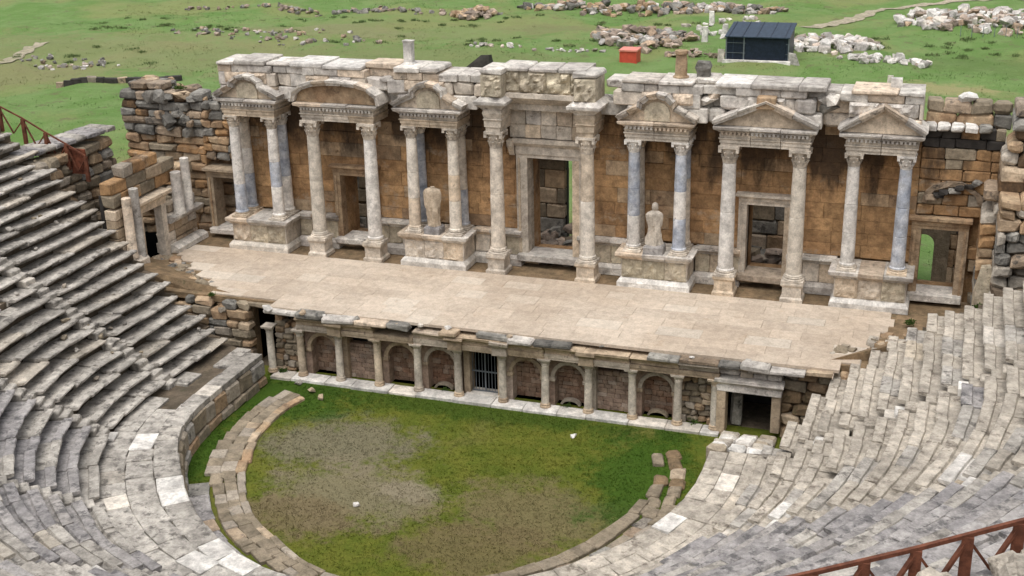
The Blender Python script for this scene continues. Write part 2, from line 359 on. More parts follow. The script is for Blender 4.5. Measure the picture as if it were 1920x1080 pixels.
HP = math.pi/2
def az_end(r): return HP+(-.15+.28*(r-13.3)-CY)/r                     # left wing end, as a running angle
def az_right(r): return HP+(float(np.interp(r, [11, 12.6, 13.3, 13.95, 14.6, 16, 17.4, 21, 32], [-4.2, -4.0, -2.6, -.6, 1.1, 2.1, 2.7, 2.7, 5]))-CY)/r
def circ(r, t, z=0): return Vector((CX+r*math.sin(t), CY-r*math.cos(t), z))
def polar(r, t, z=0):
    """point on the seating plan: a half circle whose ends run on straight beside the stage"""
    if abs(t) <= HP: return circ(r, t, z)
    return Vector((CX+math.copysign(r, t), CY+(abs(t)-HP)*r, z))
def face(t): return max(-HP, min(HP, t))
def bound(a, r): return rad(a) if abs(a) <= 90 else math.copysign(HP+1.08/r, a)   # stairway lines
def rim(t): return float(np.interp(math.degrees(t), [-120, -95, -77, -62, -53, -40, -28, -15, 0, 40, 60, 75, 120], [10.6, 10.5, 10.25, 9.82, 9.76, 9.9, 10.2, 10.62, 10.85, 10.82, 10.82, 10.78, 10.85]))
def row_z(k): return ZP+RISE*(k+1)
# --- stepped bank that carries the seats (also the plain steps where no blocks are seen)
m = MB(); nseg = 90
prev = None
prof = [('rim', -0.2), ('rim', ZP-.06), (RS+.55, ZP-.06)]
for k in range(NROW):
    prof += [(RS+.55+TREAD*k, row_z(k)-.2), (RS+.55+TREAD*(k+1), row_z(k)-.2)]
rows = []
for r, z in prof:
    rq = 11 if r == 'rim' else r-.55; te = az_end(rq)-.004; tr = az_right(rq)-.004
    rows.append([polar(rim(-te+(te+tr)*i/nseg)+.1 if r == 'rim' else r, -te+(te+tr)*i/nseg, z) for i in range(nseg+1)])
vs = [p for row in rows for p in row]; fs = []
for i in range(len(rows)-1):
    for j in range(nseg): b = i*(nseg+1)+j; fs.append((b, b+1, b+nseg+2, b+nseg+1))
nb = len(vs)
for j, end in ((0, -1), (nseg, 1)):
    for i in range(len(rows)-1):
        p, qv = rows[i][j], rows[i+1][j]; b = len(vs); vs += [p, qv, Vector((qv.x, qv.y, -.2)), Vector((p.x, p.y, -.2))]; fs.append((b, b+1, b+2, b+3))
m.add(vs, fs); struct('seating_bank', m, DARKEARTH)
# --- hillside behind and above the seats
rmax = RS+.55+TREAD*NROW; zmax = row_z(NROW-1)-.2
gr = [rmax, rmax+3.5, 40, 46, 52, 58, 70, 110, 200]; gzs = [zmax, zmax, zmax+2.2, zmax+5.6, zmax+8.6, zmax+9, 14, 4, 1.0]
vs, fs = [], []; ns = 60
for r, z in zip(gr, gzs):
    te = HP+6/r
    for i in range(ns+1): vs.append(polar(r, -te+2*te*i/ns, z))
for i in range(len(gr)-1):
    for j in range(ns): b = i*(ns+1)+j; fs.append((b, b+1, b+ns+2, b+ns+1))
for j in (0, ns):
    for i in range(len(gr)-1):
        p, qv = vs[i*(ns+1)+j], vs[(i+1)*(ns+1)+j]; b = len(vs); vs += [p, qv, Vector((qv.x, qv.y, 0)), Vector((p.x, p.y, 0))]; fs.append((b, b+1, b+2, b+3))
m = MB(); m.add(vs, fs); struct('hillside', m, EARTH, smooth=False)

# ================================================================== SEATING
SEATM = []
for i in range(6):
    r = random.Random(300+i); m = MB()
    pr = [(0.0, -.04), (0.03, 0.0), (0.36, -.005), (0.40, -.085), (1.17, -.085), (1.17, -.385), (0.52, -.385), (0.48, -.20), (0.03, -.11)]
    vs = []; secs = (-.5, -.17, .17, .5)
    for sx in secs:
        for (p_, z_) in pr:
            e_ = 0.02 if p_ < .5 else 0.0
            vs.append((sx+(r.uniform(-.008, .008)), p_+r.uniform(-e_, e_), z_+r.uniform(-.014, .014)))
    k = len(pr); fs = []
    for a_ in range(len(secs)-1):
        for j in range(k): fs.append((a_*k+j, a_*k+(j+1) % k, (a_+1)*k+(j+1) % k, (a_+1)*k+j))
    fs += [tuple(range(k)), tuple((len(secs)-1)*k+j for j in range(k-1, -1, -1))]
    m.add(vs, fs); SEATM.append(m.mesh('seat_block'))
STAIRS = [-97.0, -71.5, -46.0, -20.0, 68.5, 94.2]     # degrees round the orchestra
SW = 0.72                                              # stair width
def seat_mat(az, k):
    v = rng.random()
    if az < -74: return SEAT if v < .86 else SEATW
    if az < 0: return SEATB if v < .5 else (SEAT if v < .98 else WHITE)
    if az > 66: return SEATW if v < .82 else (SEAT if v < .97 else (WHITE if v < .985 else SEATB))
    return SEATB if v < .72 else SEAT
def wedge(a0, a1, label, e0=None, e1=None, kmin=0, kmax=NROW, messy=0.03):
    am = rad((a0+a1)/2); root = thing('seating_wedge', polar(RS, am, ZP), label, 'seating', 'stone seating wedges round the orchestra')
    for k in range(kmin, kmax):
        r = RS+TREAD*k; z = row_z(k); rr = r+.4
        t0 = bound(a0, rr)+SW/2/rr if e0 is None else -az_end(rr)
        t1 = bound(a1, rr)-SW/2/rr if e1 is None else az_right(rr-.4)
        if e0: t0 += rng.uniform(-.01, .035)
        if e1: t1 -= rng.uniform(-.01, .035)
        L = (t1-t0)*rr; n = max(1, round(L/rng.uniform(1.2, 2.1)))
        cuts = [0]+sorted((i+rng.uniform(-.22, .22))/n for i in range(1, n))+[1]
        for i in range(n):
            if rng.random() < messy: continue
            tm = t0+(t1-t0)*(cuts[i]+cuts[i+1])/2; ln = L*(cuts[i+1]-cuts[i])-.022
            jt = 2.4 if tm < rad(-74) else 1.1; rr_ = r+rng.uniform(-.04, .04)*jt; p = polar(rr_, tm, z+rng.uniform(-.035, .02)*jt)
            d = rng.uniform(-1, 1)
            o = put('seat_block', rng.choice(SEATM), seat_mat(math.degrees(tm), k), p,
                    (rng.uniform(-.012, .012)*jt, rng.uniform(-.016, .016)*jt, 0), (ln, 1, 1), root)
            o.rotation_euler.z = face(tm)+math.pi+d*.012           # local +y points outwards
    return root
wedge(-115, -97, 'pale stone seating wedge at the far left, ending beside the stage', e0=True, messy=.02)
wedge(-97, -71.5, 'left stone seating wedge with dark undercut rows, second from the stage', messy=.015)
wedge(-71.5, -46.0, 'grey stone seating wedge at the left edge, its rows running almost upright', messy=.006)
wedge(-46.0, -20.0, 'mottled grey seating wedge in the bottom left corner above the orchestra', messy=.006)
wedge(-20.0, 9, 'lowest grey seating wedge cut off by the bottom left edge', messy=.01)
wedge(24, 68.5, 'wide grey seating wedge at the bottom right, seen at a flat angle', messy=.02)
wedge(68.5, 94.2, 'warm stone seating wedge in the middle of the right side', messy=.02)
wedge(94.2, 115, 'warm stone seating wedge at the right, ending beside the stage', e1=True, messy=.03)
for az, lab in zip(STAIRS, ('worn stone stairway climbing through the upper left seating', 'stone stairway between the undercut rows and the upright rows at left',
        'stone stairway above the bottom left corner', 'lowest stone stairway at the left, near the bottom edge',
        'lower stone stairway with pale blocks on the right side', 'upper stone stairway on the right, nearest the stage')):
    root = thing('stairway', polar(RS, bound(az, RS), ZP), lab, 'stairs', 'stairways between the seating wedges')
    for k in range(NROW):
        for h_ in (0, 1):
            if rng.random() < .05: continue
            r = RS+TREAD*k+h_*TREAD/2-.10; t = bound(az, r+.3); z1 = row_z(k)-RISE/2*(1-h_)
            p = polar(r+.30, t, z1-.20+rng.uniform(-.02, .02))
            oblock('step', p, (SW-.03+rng.uniform(-.05, .02), .55, .36), face(t), WHITE if rng.random() < (.3 if az > 0 else .05) else (SEATW if az > 0 else SEAT), root, 1.0, .02)

gs = thing('seat_rubble', polar(18, rad(-95), 4), 'small broken stones scattered over the upper left seats', 'rubble')
for i in range(60):
    r = RS+TREAD*rng.uniform(0, 19); t = -HP-rng.uniform(-.25, 1)*(az_end(r)-HP); k = int((r-RS)/TREAD); fr = (r-RS)/TREAD-k
    if fr < .35: continue
    p = polar(r, t, row_z(k)-.07); rock('stone', p.x, p.y, p.z, rng.uniform(.12, .3), SEAT if rng.random() < .6 else KERB, gs, .7)
# --- walkway round the orchestra: paving slabs at the foot of the seats
root = thing('orchestra_walkway', polar(11.3, 0, ZP-.06), 'curved stone walkway at the foot of the seats round the orchestra', 'walkway')
for ri in range(3):
    t = -az_end(11)+.02
    while t < az_right(11)-.03:
        ln = rng.uniform(.8, 1.4); rm0 = rim(t); f0, f1 = (0, .28, .62, 1)[ri:ri+2]
        ra, rb = rm0+(RS+.25-rm0)*f0, rm0+(RS+.25-rm0)*f1
        if ri == 0: ra -= .14
        rm = (ra+rb)/2; dt = ln/rm; deg = math.degrees(t+dt/2)
        skip = deg < -86 and ri > 0 and rng.random() < .8
        if not skip:
            p = polar(rm, t+dt/2, ZP-.06+rng.uniform(-.02, .015))
            mt = WHITE if rng.random() < (.14 if ri == 0 else .05) else (SEAT if deg < 0 else SEATW)
            drdt = (rim(t+dt)-rim(t))/dt/rm if ri == 0 else 0
            oblock('paving_slab', p, (ln-.015, rb-ra-.015, .26), face(t+dt/2)-math.atan(drdt), mt, root, 1, .012)
        t += dt
# --- low wall round the orchestra
root = thing('orchestra_wall', polar(R0, rad(-60), 0), 'low curved block wall holding the walkway above the orchestra', 'wall')
for ri, (z0, z1) in enumerate(((0.0, .42), (.43, 1.22))):
    t = -az_end(R0)+.01
    while t < az_right(11)-.02:
        ln = rng.uniform(.7, 1.25); rr = rim(t); dt = ln/rr
        p = polar(rim(t+dt/2)-.03+(.0 if ri else -.07)+rng.uniform(-.02, .02), t+dt/2, (z0+z1)/2)
        oblock('wall_block', p, (ln-.015, .34, z1-z0), face(t+dt/2)-math.atan((rim(t+dt)-rim(t))/dt/rr), KERB if rng.random() < .45 else (BROWNPALE if rng.random() < .45 else (GREYRUIN if rng.random() < .3 else SEAT)), root, 1.6, .02)
        t += dt

# ================================================================== STAGE FLOOR
def stage_left(y): return -18.7+max(0, (4.9-y))/4.5*5.2 if y < 4.9 else -18.7
def stage_right(y): return 17.0 if y > 6.0 else 15.6+0.23*y
m = MB(); m.box(-18.9, 20.4, 0.62, 8.9, 3.05, 3.33)
floor = struct('stage_floor', m, EARTH)
y = -0.02; ri = 0
while y < 6.75:
    dy = rng.uniform(.78, 1.0); y2 = min(y+dy, 6.85)
    if 6.85-y2 < .4: y2 = 6.85
    x = max(-18.6, -10.35 if y < .6 else stage_left(y))+rng.uniform(0, .3)
    xe = stage_right(y2)-rng.uniform(0, .3) if y > .6 else 15.2
    while x < xe-.3:
        ln = rng.uniform(1.0, 2.0); x2 = min(x+ln, xe)
        if xe-x2 < .5: x2 = xe
        block('paving_slab', x, x2-.006, y, y2-.006, 3.26, 3.40+rng.uniform(-.006, .006), SLAB, floor, .3, .0015)
        x = x2
    y = y2; ri += 1

# ================================================================== STAGE FRONT (wall below the stage)
KX = [1.04+1.93*i for i in range(5)]+[10.32]; KX = [-k for k in KX[::-1]]+KX
sf = thing('stage_front', (0, 0.3, 0), 'low columned wall with arched niches below the stage', 'wall')
m = MB(); m.lathe([(.24, 0), (.24, .06), (.20, .10), (.225, .15), (.19, .19)], 14); CBASE = m.mesh('column_base', smooth=True)
m = MB(); m.lathe([(.17, 0), (.178, .2), (.172, 1.0), (.158, 1.72), (.175, 1.76), (.16, 1.78)], 14); CSHAFT = m.mesh('column', smooth=True)
m = MB(); m.lathe([(.155, 0), (.18, .06), (.17, .1), (.23, .2), (.25, .26)], 12, ripple=lambda t, z: 1+.07*math.cos(6*t)); m.loft([(-.27, .27, -.27, .27, .26), (-.29, .29, -.29, .29, .35)]); CCAP = m.mesh('capital')
for i, x in enumerate(KX):
    zb = .14
    c = put('column', CSHAFT, MARBLE if i not in (0, 11) else SHAFT, (x, 0, zb+.19), (rng.uniform(-.01, .01), rng.uniform(-.012, .012), 0), parent=sf)
    put('column_base', CBASE, FRONTST, (x, 0, zb), parent=c); put('capital', CCAP, MARBLE, (x, 0, 2.10), (0, 0, rng.uniform(-.03, .03)), parent=c)
def arch_panel(x0, x1, z0, z1, xc, w, zs, y0, y1, rise=None, seg=14):
    """wall panel with an arched opening; front face at y0, reveals back to y1"""
    m = MB(); rise = w/2 if rise is None else rise
    arc = [(xc-w/2, z0)]+[(xc-w/2*math.cos(math.pi*i/seg), zs+rise*math.sin(math.pi*i/seg)) for i in range(seg+1)]+[(xc+w/2, z0)]
    top = [(x0, z0)]+[(x0+(x1-x0)*i/seg, z1) for i in range(seg+1)]+[(x1, z0)]
    n = len(arc); vs = [(p[0], y0, p[1]) for p in arc]+[(p[0], y0, p[1]) for p in top]+[(p[0], y1, p[1]) for p in arc]+[(p[0], y1, p[1]) for p in top]
    fs = []
    for i in range(n-1):
        fs += [(i, i+1, n+i+1, n+i), (i, 2*n+i, 2*n+i+1, i+1), (n+i, n+i+1, 3*n+i+1, 3*n+i), (2*n+i, 3*n+i, 3*n+i+1, 2*n+i+1)]
    m.add(vs, fs); return m
def archivolt(xc, w, zs, y0, y1, th, seg=12, rise=None):
    m = MB(); rise = w/2 if rise is None else rise; vs = []; fs = []
    for i in range(seg+1):
        t = math.pi*i/seg
        for q_ in (0, th):
            for yy in (y0, y1): vs.append((xc-(w/2+q_)*math.cos(t), yy, zs+(rise+q_)*math.sin(t)))
    for i in range(seg):
        a_ = 4*i; b_ = a_+4; fs += [(a_, b_, b_+2, a_+2), (a_+1, a_+3, b_+3, b_+1), (a_, a_+1, b_+1, b_), (a_+2, b_+2, b_+3, a_+3)]
    fs += [(0, 2, 3, 1), (4*seg, 4*seg+1, 4*seg+3, 4*seg+2)]; m.add(vs, fs); return m
kinds = ['rubble', 'arch', 'rect', 'arch', 'arch', 'door', 'arch', 'arch', 'rect', 'arch', 'rubble']
for i, kd in enumerate(kinds):
    x0, x1 = KX[i]+.01, KX[i+1]-.01; xc = (x0+x1)/2
    if kd == 'arch':
        part('niche_wall', arch_panel(x0, x1, 0, 2.42, xc, 1.32, 1.42, .42, 1.02), PINK, sf)
        part('arch_moulding', archivolt(xc, 1.30, 1.40, .34, .50, .17), FRONTST, sf)
        for s_ in (-1, 1): block('impost', xc+s_*.76-.14, xc+s_*.76+.14, .30, .56, 1.22, 1.39, FRONTST, sf, 1)
        r_ = random.Random(i); z = 0.02
        while z < 2.2:                                        # rubble courses closing the back of the niche
            dz = r_.uniform(.16, .27); x = x0+.2
            while x < x1-.2:
                ln = r_.uniform(.24, .5); x2 = min(x+ln, x1-.15)
                block('infill_stone', x, x2-.008, .98+r_.uniform(-.02, .02), 1.25, z, z+dz-.008, INFILL, sf, 1.0, .01, r_); x = x2
            z += dz
        if i in (4, 7, 9):
            part('niche_ledge', archivolt(xc, .7, .06, .55, .78, .10, rise=.18), KERB, sf)
    elif kd == 'rect':
        part('jamb', MB().box(x0, x0+.22, .40, 1.02, 0, 2.42), FRONTST, sf); part('jamb', MB().box(x1-.22, x1, .40, 1.02, 0, 2.42), FRONTST, sf)
        part('lintel', MB().loft([(x0+.225, x1-.225, .44, 1.02, 2.16), (x0+.225, x1-.225, .38, 1.02, 2.42)]), FRONTST, sf)
        r_ = random.Random(40+i); z = .02
        while z < 1.72:
            dz = r_.uniform(.15, .24); x = x0+.2
            while x < x1-.22:
                ln = r_.uniform(.22, .48); x2 = min(x+ln, x1-.21)
                block('infill_stone', x, x2-.008, .66+r_.uniform(-.015, .015), 1.0, z, z+dz-.008, PINK, sf, 1.0, .01, r_); x = x2
            z += dz
    elif kd == 'door':
        for a_, b_ in ((x0+.1, x0+.38), (x1-.38, x1-.1)): part('jamb', MB().box(a_, b_, .40, 1.02, 0, 2.42), FRONTST, sf)
        part('lintel', MB().loft([(x0+.385, x1-.385, .42, 1.02, 2.12), (x0+.385, x1-.385, .38, 1.02, 2.42)]), FRONTST, sf)
        block('sill', x0+.2, x1-.2, .28, 1.0, .0, .16, WHITE, sf, 1)
    else:
        r_ = random.Random(60+i); z = .0
        while z < 2.3:
            dz = r_.uniform(.2, .34); x = x0-.05
            while x < x1-.05:
                ln = r_.uniform(.22, .6); x2 = min(x+ln, x1)
                block('rubble_stone', x, x2-.02, .5+r_.uniform(-.14, .1), 1.1, z, z+dz-.02, KERB if r_.random() < .6 else BROWNPALE, sf, 2, .05, r_); x = x2
            z += dz
# entablature blocks above the columns, broken in places
xs = [-10.45]+[k+rng.uniform(-.12, .12) for k in KX[1:-1]]+[10.5]
for i in range(len(xs)-1):
    a_, b_ = xs[i]+.008, xs[i+1]-.008; yo = rng.uniform(-.04, .04)
    if i == 0: continue
    part('architrave_block', MB().loft([(a_, b_, -.24+yo, .72, 2.45), (a_, b_, -.24+yo, .72, 2.57), (a_, b_, -.27+yo, .72, 2.57), (a_, b_, -.27+yo, .72, 2.72)]).jitter(.012), FRONTST, sf)
    if i not in (3,): part('cornice_block', MB().loft([(a_+.01, b_-.01, -.22+yo, .72, 2.73), (a_+.01, b_-.01, -.24+yo, .72, 2.90), (a_+.01, b_-.01, -.40+yo, .72, 3.02), (a_+.01, b_-.01, -.40+yo, .72, 3.10)]).jitter(.03), FRONTST if rng.random() < .7 else MARBLE_TOP, sf)
for x in KX[1:-1]:
    if rng.random() < .55: part('cornice_block', MB().loft([(x-.32, x+.32, -.40, .2, 2.44), (x-.32, x+.32, -.40, .2, 2.80), (x-.42, x+.42, -.54, .2, 2.95), (x-.42, x+.42, -.54, .2, 3.08)]).jitter(.03), FRONTST, sf)
x = -10.4; i = 0
while x < 15.0:                                               # capping slabs along the lip of the stage
    ln = rng.uniform(.45, 1.7); x2 = min(x+ln, 15.0); v = rng.random()
    mt = WHITE if v < .14 else (GREYRUIN if v < .48 else (FRONTST if v < .70 else MARBLE_TOP))
    yf = rng.uniform(-.62, -.30)
    if rng.random() < .9: block('capping_slab', x, x2-.02, yf, rng.uniform(.0, .35) if mt != SLAB else .0, 3.12, 3.34+rng.uniform(-.10, .10), mt, sf, 2, .035)
    if rng.random() < .35: rock('loose_stone', x+rng.uniform(0, .5), rng.uniform(-.35, -.1), 3.3, rng.uniform(.2, .45), rng.choice([FRONTST, WHITE, GREYRUIN]), sf, .6)
    x = x2
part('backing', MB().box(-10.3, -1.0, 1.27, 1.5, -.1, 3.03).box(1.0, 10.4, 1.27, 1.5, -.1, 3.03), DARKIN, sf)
# iron gate in the middle door
gt = thing('iron_gate', (0, .62, .16), 'grey iron grille gate in the middle door of the stage front', 'gate')
part('gate_frame', MB().box(-.64, .64, .62, .66, 1.10, 1.16).box(-.64, .64, .62, .66, .17, .22).box(-.64, .64, .62, .66, 2.04, 2.09).box(-.03, .03, .61, .67, .221, 1.099).box(-.03, .03, .61, .67, 1.161, 2.039), IRON, gt)
for i in range(9):
    x = -.6+.15*i
    if abs(x) > .05: part('bar', MB().box(x-.011, x+.011, .63, .65, .225, 1.095).box(x-.011, x+.011, .63, .65, 1.165, 2.035), IRON, gt)
# white kerb along the foot of the stage front
kb = thing('stylobate', (0, -.2, 0), 'line of white kerb stones along the foot of the columns', 'kerb')
x = -10.2
while x < 10.6:
    ln = rng.uniform(1.0, 1.9); x2 = min(x+ln, 10.6)
    block('kerb_stone', x, x2-.02, -.52+rng.uniform(-.05, .04), .28, -.05, .135+rng.uniform(-.02, .01), WHITE, kb, 1, .008); x = x2
# side passages left and right of the stage front
def masonry(root, x0, x1, y0, y1, z0, hfun, mats, dz=(.35, .6), ln=(.5, 1.2), worn=2, rotj=.03, name='wall_block', seed=1, axis='x', hole=None, yj=.06, gaps=()):
    """courses of blocks from z0 up to hfun(s); axis 'x' runs along x, 'y' along y"""
    r_ = random.Random(seed); z = z0; s0, s1 = (x0, x1) if axis == 'x' else (y0, y1)
    hm = max(hfun(s0+(s1-s0)*i/40) for i in range(41))
    while z < hm-.1:
        d = r_.uniform(*dz); s = s0-r_.uniform(0, .3)
        while s < s1-.06:
            l_ = r_.uniform(*ln); s2 = min(s+l_, s1); a_ = max(s, s0)
            if s1-s2 < .2: s2 = s1
            for g in gaps:
                if z+d > g[2]+.05 and z < g[3]-.05:
                    if a_ < g[0] < s2: s2 = g[0]; break
                    if g[0] <= a_ < g[1]: a_ = g[1]; s2 = max(s2, a_+.3)
            sm = (a_+s2)/2
            if z+d*.5 < hfun(sm) and s2-a_ > .08 and not (hole and hole(a_, s2, z, z+d)):
                mt = mats(sm, z, r_) if callable(mats) else r_.choice(mats); j = r_.uniform(-yj, yj)
                if axis == 'x': block(name, a_, s2-.02, y0+j, y1, z, z+d-.02, mt, root, worn, rotj, r_)
                else: block(name, x0, x1+j, a_, s2-.02, z, z+d-.02, mt, root, worn, rotj, r_)
            s = s2
        z += d
ps = thing('passage_wall', (-12.4, .5, 0), 'rough brown walls beside the dark passage left of the stage front', 'wall')
masonry(ps, -15.6, -11.55, .30, .95, 0, lambda s: 3.2+.25*math.sin(s*3), [BROWNPALE, KERB, GREYRUIN], seed=3)
masonry(ps, -10.36, -10.02, .62, 2.6, 0, lambda s: 3.0, [BROWNPALE, FRONTST], seed=4, axis='y')
block('lintel', -11.7, -10.2, .5, 1.0, 2.98, 3.25, KERB, ps, 2)
part('backing', MB().box(-11.6, -10.2, 3.0, 3.2, 0, 3.03), DARKIN, ps)  # near-black sheet paints the shade at the passage end
part('passage_floor', MB().box(-11.7, -10.1, .76, 3.0, -.2, -.01), DARKEARTH, ps)  # dark floor colour deepens the shade in the passage
ps = thing('passage_wall', (11.8, .4, 0), 'stone door frame of the dark passage right of the stage front', 'wall')
block('jamb', 10.42, 10.78, -.2, .5, .0, 1.98, FRONTST, ps, 1)
block('jamb', 12.62, 13.0, -.1, .5, .3, 2.1, FRONTST, ps, 1)
part('lintel', MB().loft([(10.4, 13.0, -.2, .6, 2.0), (10.4, 13.0, -.2, .6, 2.28), (10.3, 13.1, -.34, .6, 2.42), (10.3, 13.1, -.34, .6, 2.56)]).jitter(.03), MARBLE_TOP, ps)
masonry(ps, 13.0, 15.6, .2, .8, 0, lambda s: 3.25, [KERB, BROWNPALE, EARTH], seed=6)
masonry(ps, 10.4, 13.0, .0, .6, 2.58, lambda s: 3.12, [MARBLE_TOP, FRONTST], seed=7, dz=(.25, .3))
part('backing', MB().box(10.4, 13.2, 3.2, 3.4, 0, 3.03), DARKIN, ps)  # near-black sheet, shade of the passage put into its colour
block('pier', 10.85, 11.3, .7, 1.3, 0, 1.5, GREYRUIN, ps, 2)
part('passage_floor', MB().box(10.4, 13.2, .76, 3.2, -.2, -.01), DARKEARTH, ps)  # floor coloured dark to make the passage look more shaded
for i in range(3): block('wall_block', 13.0, 13.3, .8+.8*i, 1.58+.8*i, 0, 2.9, GREYRUIN, ps, 1)

# ================================================================== SCAENAE FRONS
X0 = 0.57; YP, YC, YW = 6.83, 7.33, 8.8
DOORS = [(-18.0, -16.5, 3.9, 6.6), (-10.56, -8.86, 4.0, 7.25), (-.55, 1.70, 4.0, 8.8), (10.0, 11.7, 4.0, 7.3), (17.65, 19.2, 3.85, 6.8)]
sb = thing('stage_building_wall', (X0, 9.5, 3.3), 'tall brown block wall of the stage building behind the columns', 'wall')
def in_door(a_, b_, z0, z1): return any(b_ > d[0]-.02 and a_ < d[1]+.02 and z1 > d[2]-.02 and z0 < d[3]+.02 for d in DOORS)
core = MB(); edges = [-16.9]
cuts = [(-10.56, -8.86, 7.25, 4.0), (-.55, 1.70, 8.8, 4.0), (10.0, 11.7, 7.3, 4.0), (17.65, 19.2, 6.8, 3.85)]
x = -16.4
for (a_, b_, zt, zb) in cuts:
    core.box(x, a_, 9.12, 10.5, 3.34, 11.2); core.box(a_+.001, b_-.001, 9.12, 10.5, zt, 11.2); core.box(a_+.001, b_-.001, 9.12, 10.5, 3.34, zb-.15); x = b_
core.box(x, 20.6, 9.12, 10.5, 3.34, 11.2)
part('wall_core', core, BROWN, sb)
r_ = random.Random(21); z = 5.12
while z < 11.2:                                               # ashlar blocks, pieces wherever the wall is seen
    dz = min(r_.choice((.58, .64, .72)), 11.25-z); x = -16.4-r_.uniform(0, .8)
    while x < 17.3:
        ln = r_.uniform(1.1, 1.9); x2 = min(x+ln, 17.35)
        a_, b_ = max(x, -16.4), x2
        for d in DOORS:                                       # trim against door openings
            if z+dz > d[2] and z < d[3]:
                if a_ < d[0] < b_: b_ = d[0]
                elif a_ < d[1] < b_: a_ = d[1]
                elif a_ >= d[0] and b_ <= d[1]: a_ = b_ = 0
        if b_-a_ > .12:
            block('wall_block', a_, b_-.008, YW+r_.uniform(-.025, .025), 9.14, z, z+dz-.008, BROWN if r_.random() < .93 else BROWNPALE, sb, .5, .002, r_)
        x = x2
    z += dz
# plinth of the wall between the pavilions, with base and cornice
PL = [(-13.0, -10.75), (-8.65, -6.55), (-3.3, -.85), (2.0, 4.45), (7.7, 9.8), (11.9, 14.15)]
for a_, b_ in PL:
    part('plinth_base', MB().loft([(a_, b_, 8.28, 9.1, 3.36), (a_, b_, 8.28, 9.1, 3.70), (a_, b_, 8.42, 9.1, 3.86)]).jitter(.01), MARBLE_TOP, sb)
    n = 3; xs = [a_+(b_-a_)*i/n for i in range(n+1)]
    for i in range(n):
        block('plinth_panel', xs[i], xs[i+1]-.012, 8.50+rng.uniform(-.015, .015), 9.1, 3.865, 4.78, CREAM if rng.random() < .5 else MARBLE, sb, .8)
        part('plinth_cornice', MB().loft([(xs[i], xs[i+1]-.01, 8.46, 9.1, 4.785), (xs[i], xs[i+1]-.01, 8.44, 9.1, 4.85), (xs[i], xs[i+1]-.01, 8.26, 9.1, 4.98), (xs[i], xs[i+1]-.01, 8.26, 9.1, 5.10)]).jitter(.015), MARBLE_TOP, sb)
def door_frame(d, w, hl, mat, deep=8.55, cornice=True):
    a_, b_, zb, zt = d
    for s_, (p_, q_) in ((0, (a_-w, a_)), (1, (b_, b_+w))):
        x0, x1 = p_, q_
        j = part('jamb', MB().loft([(x0, x1, deep, 9.5, zb-.3), (x0, x1, deep, 9.5, zt)]), mat, sb)
        xi = (x0+.10, x0+.2) if s_ == 0 else (x1-.2, x1-.10)
        part('jamb_fillet', MB().box(xi[0], xi[1], deep-.06, deep+.05, zb, zt-.02), mat, j)
    l_ = part('lintel', MB().loft([(a_-w, b_+w, deep, 9.5, zt+.004), (a_-w, b_+w, deep, 9.5, zt+.18), (a_-w, b_+w, deep-.06, 9.5, zt+.18), (a_-w, b_+w, deep-.06, 9.5, zt+hl*.6), (a_-w-.12, b_+w+.12, deep-.25, 9.5, zt+hl*.8), (a_-w-.12, b_+w+.12, deep-.25, 9.5, zt+hl)]).jitter(.012), mat, sb)
    block('sill', a_-w*.9, b_+w*.9, deep-.35, 9.6, zb-.33, zb+.0, MARBLE_TOP, sb, 1)
door_frame(DOORS[2], .55, .95, MARBLE)
door_frame(DOORS[1], .38, .55, BROWNPALE)
door_frame(DOORS[3], .38, .55, MARBLE)
door_frame(DOORS[4], .42, .55, BROWNPALE)
door_frame(DOORS[0], .36, .5, BROWNPALE)
# the band of blocks above the middle door
for i in range(5):
    a_ = -1.35+i*.77; block('band_block', a_, a_+.755, 8.45, 9.13, 9.80, 10.45, MARBLE, sb, .4); block('band_block', a_+.05, a_+.8, 8.40, 9.13, 10.46, 11.2, MARBLE_TOP if i % 2 else MARBLE, sb, .4)
for s_ in (-1, 1):                                             # consoles beside the middle door
    part('console', MB().extrude([(8.54, 8.9), (8.54, 9.7), (8.10, 9.7), (8.16, 9.4), (8.36, 9.15)], 'x', X0+s_*1.86-.13, X0+s_*1.86+.13), MARBLE, sb)

# relief panels and attic course on top of the wall
def relief(x0, x1, y, z0, z1, amp, seed, back=.4):
    nx_, nz_ = max(4, int((x1-x0)/.09)), max(4, int((z1-z0)/.09)); m = MB(); vs, fs = [], []
    gx_ = np.linspace(x0, x1, nx_+1); gz_ = np.linspace(z0, z1, nz_+1); XX, ZZ = np.meshgrid(gx_, gz_)
    nn = vnoise(XX*4.4+seed, ZZ*2.4, seed)*.8+vnoise(XX*9, ZZ*8, seed+5)*.45
    for a_ in range(nz_+1):
        for b_ in range(nx_+1):
            edge = a_ in (0, nz_) or b_ in (0, nx_)
            vs.append((XX[a_, b_], y if edge else y-amp*1.9*max(0, float(nn[a_, b_])-.42), ZZ[a_, b_]))
    for a_ in range(nz_):
        for b_ in range(nx_): q_ = a_*(nx_+1)+b_; fs.append((q_, q_+1, q_+nx_+2, q_+nx_+1))
    m.add(vs, fs); m.box(x0, x1, y+.002, y+back, z0, z1); return m
at = thing('attic_course', (X0, 8.6, 11.2), 'weathered pale blocks of the broken upper storey along the wall top', 'masonry')
YA = 7.55; r_ = random.Random(31)
PAVX = [(-16.2, -13.0), (-11.6, -7.8), (-6.5, -3.4), (4.4, 7.7), (8.9, 12.8), (14.1, 17.3)]
GAPS = (-7.25, 8.2, 13.45, 3.95)
